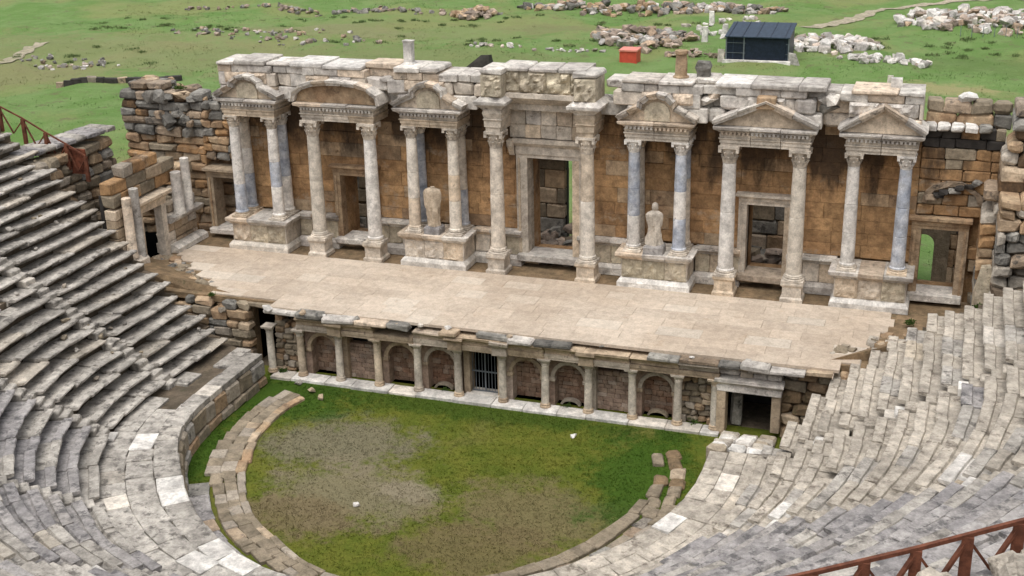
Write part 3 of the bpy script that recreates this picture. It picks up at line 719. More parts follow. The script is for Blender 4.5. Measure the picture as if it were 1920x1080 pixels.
for ci, (z0, z1) in enumerate(((11.22, 11.85), (11.86, 12.5), (12.51, 12.86), (12.87, 13.08))):
    x = -16.3-r_.uniform(0, .4)
    while x < 17.25:
        ln = r_.uniform(.6, 1.5) if ci < 3 else r_.uniform(.9, 2.2); x2 = min(x+ln, 17.3); a_ = max(x, -16.3); xm = (a_+x2)/2
        onp = any(p_ < xm < q_ for p_, q_ in PAVX); gap = any(abs(xm-g) < .4 for g in GAPS)
        yf = (8.0 if gap else 7.40 if onp else 7.58)+r_.uniform(-.05, .05)+(-.10 if ci == 3 else 0); top = z1+(r_.uniform(-.07, .07) if ci == 3 else 0)
        if x2-a_ > .15 and not (-2.3 < xm < 3.4) and not (gap and ci > 2 and r_.random() < .5) and not (ci == 3 and r_.random() < .05):
            mt = MARBLE_TOP if ci != 1 or r_.random() < .5 else MARBLE
            if ci == 3 and r_.random() < .4: mt = WHITE
            if gap: mt = MARBLE_TOP
            block('attic_block', a_, x2-.012, yf, 9.6-.1*ci, z0, top, mt, at, (1, 1, 1, 1.6)[ci], .004+.004*ci, r_)
        x = x2
for g in GAPS[:3]:
    for i in range(3): rock('broken_stone', g+r_.uniform(-.3, .3), 7.9+r_.uniform(-.3, .3), 11.84+.2*i, r_.uniform(.5, .8), MARBLE_TOP if i else GREYRUIN, at, .8, r_)
block('attic_block', 10.45, 11.25, 6.85, 7.6, 12.1, 12.62, BROWNPALE, at, 1)
YA = 7.42
for (a_, b_, seed) in ((-11.4, -10.2, 1), (-10.1, -9.0, 2), (-6.2, -4.2, 3), (5.3, 6.6, 4), (6.7, 7.6, 5), (10.0, 11.6, 6), (14.3, 15.5, 7), (15.6, 16.9, 8), (-15.9, -13.6, 9)):
    part('relief_panel', relief(a_, b_, YA-.09, 12.0, 12.5, .16, seed), MARBLE_TOP, at)
# D: relief frieze over the middle door
for (a_, b_, seed) in ((-1.55, -.55, 11), (-.53, .75, 12), (.77, 1.9, 13), (1.92, 2.75, 14)):
    part('relief_panel', relief(a_, b_, 7.62, 12.15, 13.12, .22, seed, 1.5), CREAM, at)
part('cornice', MB().loft([(-1.55, 2.7, 8.0, 9.3, 11.25), (-1.55, 2.7, 8.0, 9.3, 11.55), (-1.55, 2.7, 7.80, 9.3, 11.62), (-1.55, 2.7, 7.40, 9.3, 11.92), (-1.55, 2.7, 7.40, 9.3, 12.14)]).jitter(.02), MARBLE, at)
for (a_, b_) in ((-1.5, -.1), (-.05, 1.3), (1.35, 2.7)): block('top_slab', a_, b_, 7.5, 9.2, 13.13, 13.30+rng.uniform(-.03, .06), MARBLE_TOP, at, 2, .015)
# D: continuing wall to the right of the pavilions (brown, broken)
rw = thing('ruined_wall', (18.9, 9.0, 3.3), 'ruined brown wall with a doorway at the right end of the stage building', 'wall')
def rmat(s, z, r_): return DARKIN if (z > 10.3 and r_.random() < .6) else (BROWN if r_.random() < .85 else KERB)
masonry(rw, 17.36, 20.7, 8.72, 9.14, 3.4, lambda s: 11.2, rmat, dz=(.42, .58), ln=(.6, 1.3), seed=51, worn=1.0, rotj=.006,
        hole=lambda a_, b_, z0, z1: b_ > 17.22 and a_ < 19.64 and z1 > 3.3 and z0 < 7.34)
masonry(rw, 17.4, 20.9, 9.3, 10.3, 11.22, lambda s: 12.3+.2*math.sin(2*s), [GREYRUIN, BROWNPALE, KERB], dz=(.45, .6), ln=(.7, 1.5), seed=52)
for i in range(5): block('ledge_block', 17.35+i*.56, 17.35+i*.56+.52, 8.35+rng.uniform(-.08, .08), 9.2, 11.21, 11.48, WHITE if i != 4 else GREYRUIN, rw, 2, .03)
part('relief_arch', archivolt(18.8, 2.1, 8.0, 8.60, 8.8, .24, rise=.75).jitter(.05), GREYRUIN, rw)
for i in range(7): rock('broken_stone', 17.9+.3*i, 8.62, 8.15+.12*i, .5, DARKIN if i % 3 else GREYRUIN, rw, .6)

# ------------------------------------------------------------------ columns of the pavilions
def shaft_mesh(h, r0, name, splits):
    m = MB(); zs = [0]+[h*s for s in splits]+[h]
    rf = lambda t: r0*(1-.16*t**1.6)
    for i in range(len(zs)-1):
        a_, b_ = zs[i], zs[i+1]; dd = .012
        nz = 7; m.lathe([(rf(a_/h)-.02, a_+.002), (rf(a_/h), a_+dd+.012)]+[(rf((a_+(b_-a_)*q_/nz)/h), a_+(b_-a_)*q_/nz) for q_ in range(1, nz)]+[(rf(b_/h), b_-dd-.012), (rf(b_/h)-.02, b_-.002)], 20, mi=i, ripple=lambda t, z: 1+.035*(float(vnoise(np.array([t*2.2]), np.array([z*2.6]), 17)[0])-.5))
    m.lathe([(rf(0)+.05, 0), (rf(0)+.05, .05), (rf(0)+.005, .09)], 20, mi=0)
    return m.mesh(name, smooth=True)
def cap_mesh(h, r, name):
    m = MB(); m.lathe([(r*.86, 0), (r*.98, .03*h), (r*.9, .07*h), (r*.95, .4*h), (r*1.15, .75*h), (r*1.32, .88*h)], 16)
    for tier, (zb, zt, rb, rt, off) in enumerate(((.06, .42, .95, 1.28, 0), (.30, .68, 1.0, 1.42, .5))):
        for i in range(8):                                    # acanthus leaves
            t = (i+off)*math.pi/4; c, s_ = math.cos(t), math.sin(t); wv = .30*r
            def P(rr, ww, z): return (c*rr*r-s_*ww, s_*rr*r+c*ww, z*h)
            m.add([P(rb, -wv, zb), P(rb, wv, zb), P(rb+.12, wv*1.05, (zb+zt)/2), P(rb+.12, -wv*1.05, (zb+zt)/2), P(rt, wv*.5, zt), P(rt, -wv*.5, zt), P(rt+.06, 0, zt-.09), P(rb-.1, 0, zt-.02)],
                  [(0, 1, 2, 3), (3, 2, 4, 5), (5, 4, 6), (4, 5, 7), (2, 1, 7, 4), (0, 3, 5, 7)])
    q_ = r*1.42
    for s1 in (-1, 1):
        for s2 in (-1, 1): m.box(min(s1*q_*.72, s1*q_*1.02), max(s1*q_*.72, s1*q_*1.02), min(s2*q_*.72, s2*q_*1.02), max(s2*q_*.72, s2*q_*1.02), .66*h, .86*h)
    ab = [(q_*1.08*math.cos(t), q_*1.08*math.sin(t)) for t in (0,)]
    pts = []
    for s_ in range(4):
        t0 = math.pi/4+s_*math.pi/2
        pts += [(q_*1.38*math.cos(t0-.09), q_*1.38*math.sin(t0-.09)), (q_*1.38*math.cos(t0+.09), q_*1.38*math.sin(t0+.09)), (q_*.9*math.cos(t0+math.pi/4), q_*.9*math.sin(t0+math.pi/4))]
    n_ = len(pts); m.add([(x, y, .86*h) for x, y in pts]+[(x, y, h) for x, y in pts], [tuple(range(n_)), tuple(range(2*n_-1, n_-1, -1))]+[(i, (i+1) % n_, n_+(i+1) % n_, n_+i) for i in range(n_)])
    return m.mesh(name)
def base_mesh(r, h, name):
    m = MB(); m.box(-r*1.4, r*1.4, -r*1.4, r*1.4, 0, .3*h)
    m.lathe([(r*1.36, .301*h), (r*1.4, .42*h), (r*1.34, .55*h), (r*1.16, .62*h), (r*1.14, .74*h), (r*1.24, .82*h), (r*1.2, .94*h), (r*1.05, h)], 18); return m.mesh(name, smooth=True)
SM_T = shaft_mesh(5.0, .35, 'column', (.55,)); SM_P = shaft_mesh(4.45, .30, 'column', (.33, .62)); SM_B = shaft_mesh(4.45, .30, 'column', (.40, .7))
CP_T, CP_P = cap_mesh(.82, .31, 'capital'), cap_mesh(.62, .265, 'capital')
BS_T, BS_P = base_mesh(.35, .25, 'column_base'), base_mesh(.30, .25, 'column_base')
def column(parent, x, y, tall, mats, zb, lean=0.008, mesh=None):
    if tall: sm, cm, bm_, hs_ = SM_T, CP_T, BS_T, 5.0
    else: sm, cm, bm_, hs_ = mesh or SM_P, CP_P, BS_P, 4.45
    n = len(sm.materials) if sm.materials else 0
    k = 2 if tall else 3
    c = put('column', sm, list(mats)[:k], (x, y, zb+.25), (rng.uniform(-lean, lean)*.3, rng.uniform(-lean, lean)*.3, rng.uniform(0, 6)), parent=parent)
    c.rotation_euler.z = 0
    put('column_base', bm_, MARBLE, (x, y, zb), parent=c); put('capital', cm, MARBLE if mats[-1] is not BLUE else SHAFT, (x, y, zb+.25+hs_), parent=c)
    return c
def entab(root, a_, b_, yf, mat=MARBLE, z0=10.37, n=2, yb=8.75):
    """architrave, frieze and cornice blocks over a pair of columns, returning to the wall"""
    xs = [a_+(b_-a_)*i/n for i in range(n+1)]
    xs = [xs[0]]+[v+rng.uniform(-.15, .15) for v in xs[1:-1]]+[xs[-1]]
    for i in range(n):
        L, Rr = xs[i]+(.012 if i else 0), xs[i+1]-(.012 if i < n-1 else 0); l_ = 0 if i else 1; r2 = 1 if i == n-1 else 0
        def rect(of, z): return (L-of*l_, Rr+of*r2, yf-of, yb, z)
        part('architrave_block', MB().loft([rect(0, z0), rect(0, z0+.14), rect(.04, z0+.14), rect(.04, z0+.28), rect(.09, z0+.32), rect(.09, z0+.36)]).jitter(.006), mat, root)
        part('frieze_block', MB().loft([rect(.02, z0+.364), rect(.06, z0+.50), rect(.02, z0+.60)]).jitter(.012), mat, root)
        nd = max(3, int((Rr-L)/.17)); pl = [(L, z0+.66)]
        for q_ in range(nd):
            xa, xb = L+(Rr-L)*(q_+.22)/nd, L+(Rr-L)*(q_+.78)/nd; pl += [(xa, z0+.66), (xa, z0+.54), (xb, z0+.54), (xb, z0+.66)]
        pl += [(Rr, z0+.66), (Rr, z0+.70), (L, z0+.70)]
        part('dentil_course', MB().extrude(pl, 'y', yf-.19, yf-.03), MARBLE_TOP, root)
        part('cornice_block', MB().loft([rect(.06, z0+.604), rect(.12, z0+.68), rect(.30, z0+.78), rect(.32, z0+.88)]).jitter(.018), MARBLE_TOP, root)
def raking(root, path, th, yf, yb, mat, nb=1, name='raking_block', skip=()):
    """a moulded band of blocks along a path in (x,z)"""
    n = len(path); nor = []
    for i in range(n):
        p, q_ = path[max(0, i-1)], path[min(n-1, i+1)]; d = math.hypot(q_[0]-p[0], q_[1]-p[1]); nor.append((-(q_[1]-p[1])/d, (q_[0]-p[0])/d))
    for i in range(n-1):
        if i in skip: continue
        m = MB(); vs = []
        for t in (i, i+1):
            (x, z), (nx_, nz_) = path[t], nor[t]
            e_ = .014 if t == i else -.014; x += e_
            for (o_, yy) in ((0, yf+.14), (th*.45, yf+.10), (th*.55, yf), (th, yf-.03), (th, yb), (0, yb)): vs.append((x+nx_*o_, yy, z+nz_*o_))
        m.add(vs, [(0, 1, 2, 3, 4, 5), (11, 10, 9, 8, 7, 6)]+[(j, 6+j, 6+(j+1) % 6, (j+1) % 6) for j in range(6)])
        part(name, m.jitter(.028), mat, root)
def pediment(root, a_, b_, yf, kind, peak, z0=11.25, skip=()):
    xc = (a_+b_)/2; hw = (b_-a_)/2+.30; yb = 8.3
    if kind == 'tri': path = [(xc-hw, z0+.02), (xc-hw*.5, z0+peak*.5), (xc, z0+peak), (xc+hw*.5, z0+peak*.5), (xc+hw, z0+.02)]
    elif kind == 'arc': path = [(xc-hw*math.cos(math.pi*i/9), z0+.02+peak*math.sin(math.pi*i/9)**.8) for i in range(10)]
    else:                                                     # gable broken by an arch
        w_ = hw*.42; path = [(xc-hw, z0+.02), (xc-hw*.72, z0+peak*.26), (xc-w_, z0+peak*.5)]+[(xc-w_*math.cos(math.pi*i/6), z0+peak*.5+peak*.5*math.sin(math.pi*i/6)) for i in range(1, 6)]+[(xc+w_, z0+peak*.5), (xc+hw*.72, z0+peak*.26), (xc+hw, z0+.02)]
    raking(root, path, .26, yf-.28, yb, MARBLE_TOP, skip=skip)
    poly = [(x, max(z0+.006, z-.002)) for x, z in path]
    m = MB().extrude([(p[0], p[1]) for p in poly], 'y', yf+.10, yb-.01); part('tympanum', m, BROWNPALE if kind == 'arc' else MARBLE, root)
    if kind == 'arch':
        w_ = hw*.42; part('shell_panel', MB().extrude([(xc-w_*.8, z0+.03), (xc+w_*.8, z0+.03)]+[(xc+w_*.8*math.cos(math.pi*i/6), z0+peak*.42+peak*.42*math.sin(math.pi*i/6)) for i in range(7)], 'y', yf+.02, yf+.12), CREAM, root)
def podium(root, a_, b_, front=MARBLE, seed=0):
    yb = 8.75; r_ = random.Random(seed)
    part('podium_base', MB().loft([(a_-.10, b_+.10, YP-.02, yb, 3.36), (a_-.10, b_+.10, YP-.02, yb, 3.62), (a_-.02, b_+.02, YP+.06, yb, 3.74), (a_+.05, b_-.05, YP+.13, yb, 3.80)]).jitter(.008), WHITE, root)
    n = 3; xs = [a_+.10+(b_-a_-.20)*i/n for i in range(n+1)]
    for i in range(n):
        mb = relief(xs[i], xs[i+1]-.012, YP+.20, 3.805, 4.72, .10, seed*3+i, .9); part('relief_panel', mb, front if r_.random() < .6 else CREAM, root)
    part('podium_core', MB().box(a_+.12, b_-.12, YP+.60, yb, 3.805, 4.72), FRONTST, root)
    for s_ in (a_+.10, b_-.10):
        for j in range(2): block('side_panel', s_-.05, s_+.05, YP+.22+j*.85, YP+1.05+j*.85, 3.81, 4.71, front, root, 1)
    n = 3; xs = [a_+(b_-a_)*i/n for i in range(n+1)]
    for i in range(n):
        L, Rr = xs[i]+(.01 if i else 0), xs[i+1]; l_ = 0 if i else 1; r2 = 1 if i == n-1 else 0
        def rect(of, z): return (L-of*l_, Rr+of*r2, YP+.12-of, yb, z)
        part('podium_cornice', MB().loft([rect(0, 4.725), rect(.04, 4.80), rect(.18, 4.90), rect(.20, 5.05)]).jitter(.016), MARBLE_TOP, root)
S, B_, M_ = SHAFT, BLUE, MARBLE
def pavilion_low(u0, u1, label, cols, back, kind, peak, seed, skip=()):
    a_, b_ = X0+u0, X0+u1; xc = (a_+b_)/2
    root = thing('column_pavilion', (xc, 7.8, 3.4), label, 'pavilion', 'projecting column pavilions of the stage building')
    podium(root, a_, b_, seed=seed)
    for s_, mt in zip((-1, 1), cols): column(root, xc+s_*1.07, YC+.05, False, mt, 5.055)
    for s_, mt in zip((-1, 1), back):
        if mt: column(root, xc+s_*1.07, YC+1.02, False, mt, 5.055, mesh=SM_B)
    entab(root, xc-1.42, xc+1.42, YC-.25)
    pediment(root, xc-1.42, xc+1.42, YC-.25, kind, peak, skip=skip)
    return root
def pavilion_tall(u0, u1, label, cols, kind, peak, seed, skip=()):
    a_, b_ = X0+u0, X0+u1; xc = (a_+b_)/2
    root = thing('column_pavilion', (xc, 7.8, 3.4), label, 'pavilion', 'projecting column pavilions of the stage building')
    for x, mt in ((a_, cols[0]), (b_, cols[1])):
        part('pedestal', MB().loft([(x-.50, x+.50, YP-.03, YP+1.0, 3.37), (x-.50, x+.50, YP-.03, YP+1.0, 3.55), (x-.42, x+.42, YP+.05, YP+.92, 3.63), (x-.42, x+.42, YP+.05, YP+.92, 4.10), (x-.50, x+.50, YP-.02, YP+1.0, 4.20), (x-.50, x+.50, YP-.02, YP+1.0, 4.30)]).jitter(.01), MARBLE, root)
        column(root, x, YC, True, mt, 4.302)
    if kind:
        entab(root, a_-.38, b_+.38, YC-.28, n=3); pediment(root, a_-.38, b_+.38, YC-.28, kind, peak, skip=skip)
    return root
pavilion_low(-16.77, -13.58, 'leftmost low pavilion with blue and white columns and an arched gable', [(B_, S, S), (S, B_, S)], [(B_, S, M_), (S, B_, B_)], 'arch', 1.0, 1)
pavilion_tall(-11.82, -8.75, 'tall pavilion with two pale columns under a curved pediment', [(S, S), (S, S)], 'arc', .92, 2)
pavilion_low(-7.11, -3.88, 'low pavilion with dark blue rear columns, left of the middle door', [(M_, S, S), (S, M_, S)], [(B_, B_, B_), (B_, M_, M_)], 'arch', 1.05, 3)
pavilion_low(3.88, 7.11, 'low pavilion with blotchy blue front columns, right of the middle door', [(S, B_, B_), (B_, S, B_)], [(M_, M_, M_), (M_, M_, B_)], 'arch', 1.08, 5)
pavilion_tall(8.75, 11.82, 'tall pavilion with two pale columns under a low triangular pediment', [(S, S), (S, S)], 'tri', .98, 6)
pavilion_low(13.58, 16.77, 'rightmost low pavilion with one white and one blue column', [(S, S, S), (B_, B_, B_)], [None, None], 'tri', 1.02, 7)
# middle pair of columns: each carries its own tall block
root = pavilion_tall(-2.23, 2.23, 'pair of carved columns either side of the tall middle doorway', [(M_, M_), (S, M_)], None, 0, 4)
for s_ in (-1, 1):
    x = X0+s_*2.23
    def rect(of, z): return (x-.42-of, x+.42+of, YC-.42-of, 8.75, z)
    part('impost_block', MB().loft([rect(-.06, 10.375), rect(-.06, 10.6), rect(-.01, 10.6), rect(-.01, 10.9), rect(.05, 10.95), rect(.0, 11.0), rect(.06, 11.25), rect(.02, 11.4)]).jitter(.012), MARBLE, root)
    part('cornice_block', MB().loft([rect(.02, 11.405), rect(.12, 11.52), rect(.36, 11.70), rect(.38, 11.85), rect(.12, 12.02)]).jitter(.02), MARBLE_TOP, root)
    part('relief_block', relief(x-.5, x+.5, YC-.5, 12.025, 13.05, .2, 40+s_, 1.6), CREAM, root)
    block('top_slab', x-.55, x+.55, YC-.5, 8.6, 13.06, 13.32, MARBLE_TOP, root, 2, .02)

# ================================================================== STATUES AND LOOSE PIECES ON THE BUILDING
def statue(x, y, z, rings, label, mat, base_mat, bw, bh, seed):
    root = thing('statue', (x, y, z), label, 'statue', 'marble statues between the columns')
    part('plinth', MB().loft([(x-bw, x+bw, y-bw*.8, y+bw*.8, z+.003), (x-bw, x+bw, y-bw*.8, y+bw*.8, z+bh*.75), (x-bw*.86, x+bw*.86, y-bw*.7, y+bw*.7, z+bh)]).jitter(.015), base_mat, root)
    m = MB(); seg = 44; vs, fs = [], []; r_ = random.Random(seed)
    # dense interpolation between key rings so that the drapery folds run down the body
    key = rings; zs = np.linspace(key[0][0], key[-1][0], 40)
    for zz in zs:
        cxs, cys, rx, ry, fold = (float(np.interp(zz, [k[0] for k in key], [k[j] for k in key])) for j in range(1, 6))
        for j in range(seg):
            t = 2*math.pi*j/seg; f_ = 1+fold*1.7*(.5-abs(math.sin(4.5*t+zz*1.3+seed))**.6+.5*math.sin(3*t-zz*2.6))
            for ta in (-.15, math.pi+.25):
                da = (t-ta+math.pi) % (2*math.pi)-math.pi
                if .85 < zz < 1.8: f_ += .24*math.exp(-(da/.38)**2)*math.sin(math.pi*(zz-.85)/.95)**.5
            dl = (t+HP+.2+math.pi) % (2*math.pi)-math.pi
            if zz < .9: f_ -= .22*math.exp(-(dl/.22)**2)
            vs.append((x+cxs+rx*f_*math.cos(t), y+cys+ry*f_*math.sin(t), z+bh+zz))
    n = len(zs)
    for i in range(n-1):
        for j in range(seg): fs.append((i*seg+j, i*seg+(j+1) % seg, (i+1)*seg+(j+1) % seg, (i+1)*seg+j))
    fs += [tuple(range(seg-1, -1, -1)), tuple((n-1)*seg+j for j in range(seg))]
    m.add(vs, fs); part('figure', m, mat, root, smooth=True); return root
#         z    cx    cy   rx   ry  fold
statue(-4.98, YC-.02, 5.055, [(0, 0, 0, .33, .27, .10), (.25, .0, 0, .32, .26, .14), (.75, .02, -.02, .34, .27, .13), (1.15, 0, 0, .33, .25, .11), (1.40, -.02, 0, .36, .25, .09), (1.68, -.02, 0, .41, .25, .06), (1.80, -.01, 0, .40, .23, .05), (1.87, 0, 0, .33, .19, .03), (1.90, 0, 0, .14, .12, .02), (1.95, 0, 0, .12, .11, 0)],
       'headless draped marble statue on a grey block, left of the middle door', MARBLE, SEATB, .42, .38, 2)
statue(6.02, YC-.05, 5.055, [(0, -.04, 0, .42, .32, .10), (.2, -.03, 0, .38, .28, .14), (.6, 0, 0, .31, .25, .12), (.95, .02, 0, .29, .23, .10), (1.2, .0, 0, .31, .24, .08), (1.45, -.03, -.02, .33, .22, .06), (1.56, 0, 0, .26, .18, .04), (1.63, 0, 0, .11, .11, 0), (1.72, 0, -.02, .14, .15, .03), (1.84, 0, -.02, .15, .16, .03), (1.96, 0, -.01, .12, .13, .02), (2.0, 0, 0, .05, .06, 0)],
       'slender draped marble statue with flared hem, right of the middle door', MARBLE, SEATB, .46, .40, 5)
single('column_stub', MB().loft([(-6.62, -6.02, 8.1, 8.65, 13.0), (-6.62, -6.02, 8.1, 8.65, 13.12), (-6.52, -6.12, 8.18, 8.58, 13.2), (-6.52, -6.12, 8.18, 8.58, 14.12), (-6.58, -6.06, 8.14, 8.62, 14.22)]).jitter(.015), WHITE, 'white square pillar stub standing on the wall top, left one', 'pillar')
m = MB(); m.lathe([(.36, 12.9), (.36, 13.08), (.28, 13.14), (.27, 13.7), (.24, 14.05), (.31, 14.12), (.30, 14.24)], 12, 6.85, 8.35); single('column_stub', m.jitter(.015), BROWNPALE, 'brownish round column stub standing on the wall top, right one', 'pillar')
m = MB(); m.loft([(7.55, 8.15, 8.2, 8.8, 12.88), (7.6, 8.1, 8.2, 8.7, 13.35), (7.5, 8.2, 8.15, 8.8, 13.55), (7.55, 8.1, 8.2, 8.75, 13.75)]); single('fallen_capital', m.jitter(.05), GREYRUIN, 'grey broken capital on the wall top beside the round stub', 'stone')
single('stone_block', MB().loft([(15.85, 16.35, 8.3, 8.7, 12.92), (15.87, 16.33, 8.32, 8.68, 13.38)]).jitter(.02), WHITE, 'small white cube of stone on the wall top above the right gable', 'stone')
o = rock('boulder', 19.05, 9.6, 12.2, .75, WHITE); tag(o, 'pale rounded stone on the ruined right wall top', 'stone')
o = rock('boulder', -13.9, 8.4, 12.95, .4, MARBLE_TOP); tag(o, 'small loose stone on the wall top at the left', 'stone')

# ================================================================== LEFT END: RUINED TOWER AND SIDE WALL
lt = thing('ruined_tower', (-20.2, 8.3, 3.3), 'ruined masonry tower with grey boulders on brown blocks at the left', 'ruin')
def lmat(s, z, r_): return GREYRUIN if z > 8.6 and r_.random() < .9 else (BROWN if r_.random() < .25 else (BROWNPALE if r_.random() < .7 else KERB))
hl = lambda s: float(np.interp(s, [-23.4, -23.0, -21.5, -20.0, -18.6, -18.0, -17.1], [10.7, 11.2, 11.35, 11.0, 10.6, 10.0, 9.6]))
masonry(lt, -23.4, -18.5, 8.9, 10.2, 3.0, hl, lmat, dz=(.38, .62), ln=(.7, 1.8), seed=71, worn=1.6, rotj=.03, yj=.14)
masonry(lt, -23.0, -17.3, 10.2, 11.2, 3.0, lambda s: hl(s)-.2, lmat, dz=(.6, .8), ln=(.9, 1.8), seed=72, worn=2, rotj=.04, yj=.1)
for i in range(26):
    x = rng.uniform(-23.0, -18.6); rock('rubble_stone', x, rng.uniform(9.0, 10.8), hl(x)-.25, rng.uniform(.35, .8), GREYRUIN if rng.random() < .7 else BROWNPALE, lt, .6)
for i in range(14):
    z = rng.uniform(8.4, 10.6); x = rng.uniform(-21.6, -18.8); rock('rubble_stone', x, 8.75+rng.uniform(-.1, .2), z, rng.uniform(.4, .8), GREYRUIN, lt, .8)
lw = thing('wing_wall', (-19.2, 5.5, 3.3), 'pale side wall with a doorway and column stumps left of the stage', 'wall')
masonry(lw, -19.6, -19.0, 1.4, 8.2, 3.35, lambda s: 6.9 if s < 5.4 else 5.6, [MARBLE, MARBLE_TOP, FRONTST], dz=(.45, .6), ln=(.6, 1.1), seed=74, axis='y', rotj=.01, worn=1, yj=.02,
        hole=lambda a_, b_, z0, z1: b_ > 3.35 and a_ < 4.95 and z0 < 6.1)
masonry(lw, -19.7, -19.05, 1.4, 8.4, 6.9, lambda s: 8.9-.25*abs(s-3.5)+.35*math.sin(3.1*s), [BROWNPALE, BROWN, BROWN, KERB], dz=(.5, .75), ln=(.8, 1.7), seed=75, axis='y', rotj=.006, worn=.9, yj=.04)
for a_, b_ in ((2.95, 3.35), (4.95, 5.35)): part('jamb', MB().box(-19.3, -18.86, a_, b_, 3.3, 6.1), MARBLE, lw)
part('lintel', MB().loft([(-19.3, -18.86, 2.95, 5.35, 6.104), (-19.3, -18.80, 2.95, 5.35, 6.45), (-19.3, -18.55, 2.7, 5.6, 6.62), (-19.3, -18.55, 2.7, 5.6, 6.78)]).jitter(.02), MARBLE, lw)
part('ledge', MB().loft([(-19.0, -18.7, 5.45, 8.25, 4.95), (-19.0, -18.5, 5.45, 8.25, 5.1), (-19.0, -18.5, 5.45, 8.25, 5.25)]).jitter(.03), MARBLE_TOP, lw)
part('ledge', MB().loft([(-19.0, -18.45, 5.45, 8.25, 3.36), (-19.0, -18.45, 5.45, 8.25, 3.6), (-19.0, -18.72, 5.45, 8.25, 3.75)]).jitter(.02), MARBLE_TOP, lw)
part('shade_panel', MB().box(-20.9, -20.7, 2.8, 5.6, 3.3, 7.0), DARKIN, lw)  # near-black panel painting the shade of the room behind the doorway
for (y, zb, h_, r0) in ((2.0, 4.3, 3.0, .25), (2.65, 4.1, 3.5, .25), (6.3, 5.26, 2.2, .30), (7.2, 5.26, 2.7, .25)):
    part('column_stump', MB().lathe([(r0*1.15, zb), (r0*1.1, zb+.12), (r0, zb+.16), (r0*.93, zb+h_-.02), (r0*.85, zb+h_)], 14, -18.72, y), MARBLE_TOP, lw, smooth=True)
block('pedestal', -19.15, -18.35, 1.55, 3.05, 3.3, 4.28, MARBLE, lw, 1.6)
# little roofless room beside the left door
rm = thing('doorway_wall', (-17.4, 9.2, 3.3), 'brown wall with a dark doorway between tower and leftmost pavilion', 'wall')
masonry(rm, -18.6, -16.2, 8.9, 9.4, 3.4, lambda s: 10.6+.25*math.sin(5*s), [BROWNPALE, GREYRUIN, GREYRUIN, BROWN], dz=(.4, .55), ln=(.5, 1.0), seed=77, rotj=.012, worn=1.6,
        hole=lambda a_, b_, z0, z1: b_ > -18.4 and a_ < -16.1 and z1 > 3.3 and z0 < 7.12)
part('shade_panel', MB().box(-19.0, -15.9, 10.6, 10.8, 3.3, 8.0), DARKIN, rm)  # dark panel stands in for the shaded interior behind the door
# coping wall at the back of the left seating
cw = thing('retaining_wall', (-23.8, 6.0, 2.0), 'dark retaining wall with pale coping behind the left seating', 'wall')
for i in range(9):
    t = i/9; x0, y0 = -23.7-.9*t, 8.6-6.2*t; x1, y1 = -23.7-.9*(t+.11), 8.6-6.2*(t+.11)
    oblock('coping_stone', ((x0+x1)/2-.75, (y0+y1)/2, 8.93-.1*t), (1.7, .67, .24), rng.uniform(-.05, .05)-.14, SEATB if i % 3 else SEAT, cw, 1.6, .02)
masonry(cw, -25.2, -23.85, 2.4, 8.6, 2.0, lambda s: 8.8, [GREYRUIN, BROWNPALE, KERB], dz=(.5, .7), ln=(.7, 1.4), seed=79, axis='y', rotj=.03)

# ================================================================== RIGHT END: STEPPED MASONRY
rm = thing('ruined_masonry', (21.8, 6.6, 3.0), 'stepped ruined masonry of pale and brown blocks at the right edge', 'ruin')
def hstep(s): return float(np.interp(s, [19.9, 20.3, 20.9, 21.6, 23.6], [6.3, 9.0, 12.3, 13.2, 13.4]))
masonry(rm, 20.0, 23.8, 6.4, 8.6, 3.0, hstep, [BROWNPALE, GREYRUIN, BROWN, SEATW], dz=(.4, .6), ln=(.5, 1.2), seed=81, rotj=.04, yj=.22)
masonry(rm, 20.6, 24.0, 4.4, 6.3, 3.0, lambda s: min(9.6, hstep(s)-2.0), [BROWNPALE, SEATW, GREYRUIN], dz=(.35, .55), ln=(.5, 1.0), seed=82, rotj=.05, yj=.25)
part('cone_stone', MB().loft([(20.0, 20.9, 5.6, 6.4, 3.5), (20.05, 20.85, 5.65, 6.35, 4.9), (20.2, 20.6, 5.8, 6.3, 6.2)]).jitter(.08), CREAM, rm)
bl = thing('rubble_wall', (0, 14.8, 2), 'dark rubble rear wall of the stage building seen through the doorways', 'wall')
masonry(bl, -20, 21, 14.4, 15.2, 1.4, lambda s: 8.9, [BROWNPALE, GREYRUIN, KERB], dz=(.7, 1.0), ln=(1.2, 2.6), seed=85, rotj=.004, worn=.9, gaps=((-.42, .12, 1.0, 7.4), (17.0, 18.9, 1.0, 5.45)))
part('arch_surround', arch_panel(16.98, 18.92, 1.4, 5.5, 17.72, 1.0, 4.2, 14.35, 15.1), KERB, bl)
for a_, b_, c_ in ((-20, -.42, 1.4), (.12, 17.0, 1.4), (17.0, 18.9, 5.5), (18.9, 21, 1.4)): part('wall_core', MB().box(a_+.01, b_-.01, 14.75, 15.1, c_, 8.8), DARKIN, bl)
part('shade_vault', MB().box(-20, 21, 12.9, 15.3, 9.0, 9.5), KERB, bl)  # unseen ceiling slab, added to darken the rooms behind the doorways
block('stone', 17.4, 18.2, 30, 30.6, gz(17.8, 30)-.1, gz(17.8, 30)+.5, WHITE, bl, 1)
m = MB(); m.box(-20, 21, 10.5, 14.4, 1.2, 2.35); struct('earth_floor', m, EARTH)
rb = thing('rubble_heap', (.6, 11.6, 2.35), 'heap of dark broken stones lying behind the doorways', 'rubble')
for i in range(120):
    x = rng.choice((-9.7, .2, .9, 10.9, 10.9))+rng.gauss(0, 1.0); h_ = rng.uniform(0, 1.9); rock('stone', x, rng.uniform(10.8, 13.9), 2.3+h_*.7, rng.uniform(.4, 1.1), [KERB, FIELDBR, GREYRUIN][rng.randrange(3)], rb, .8)

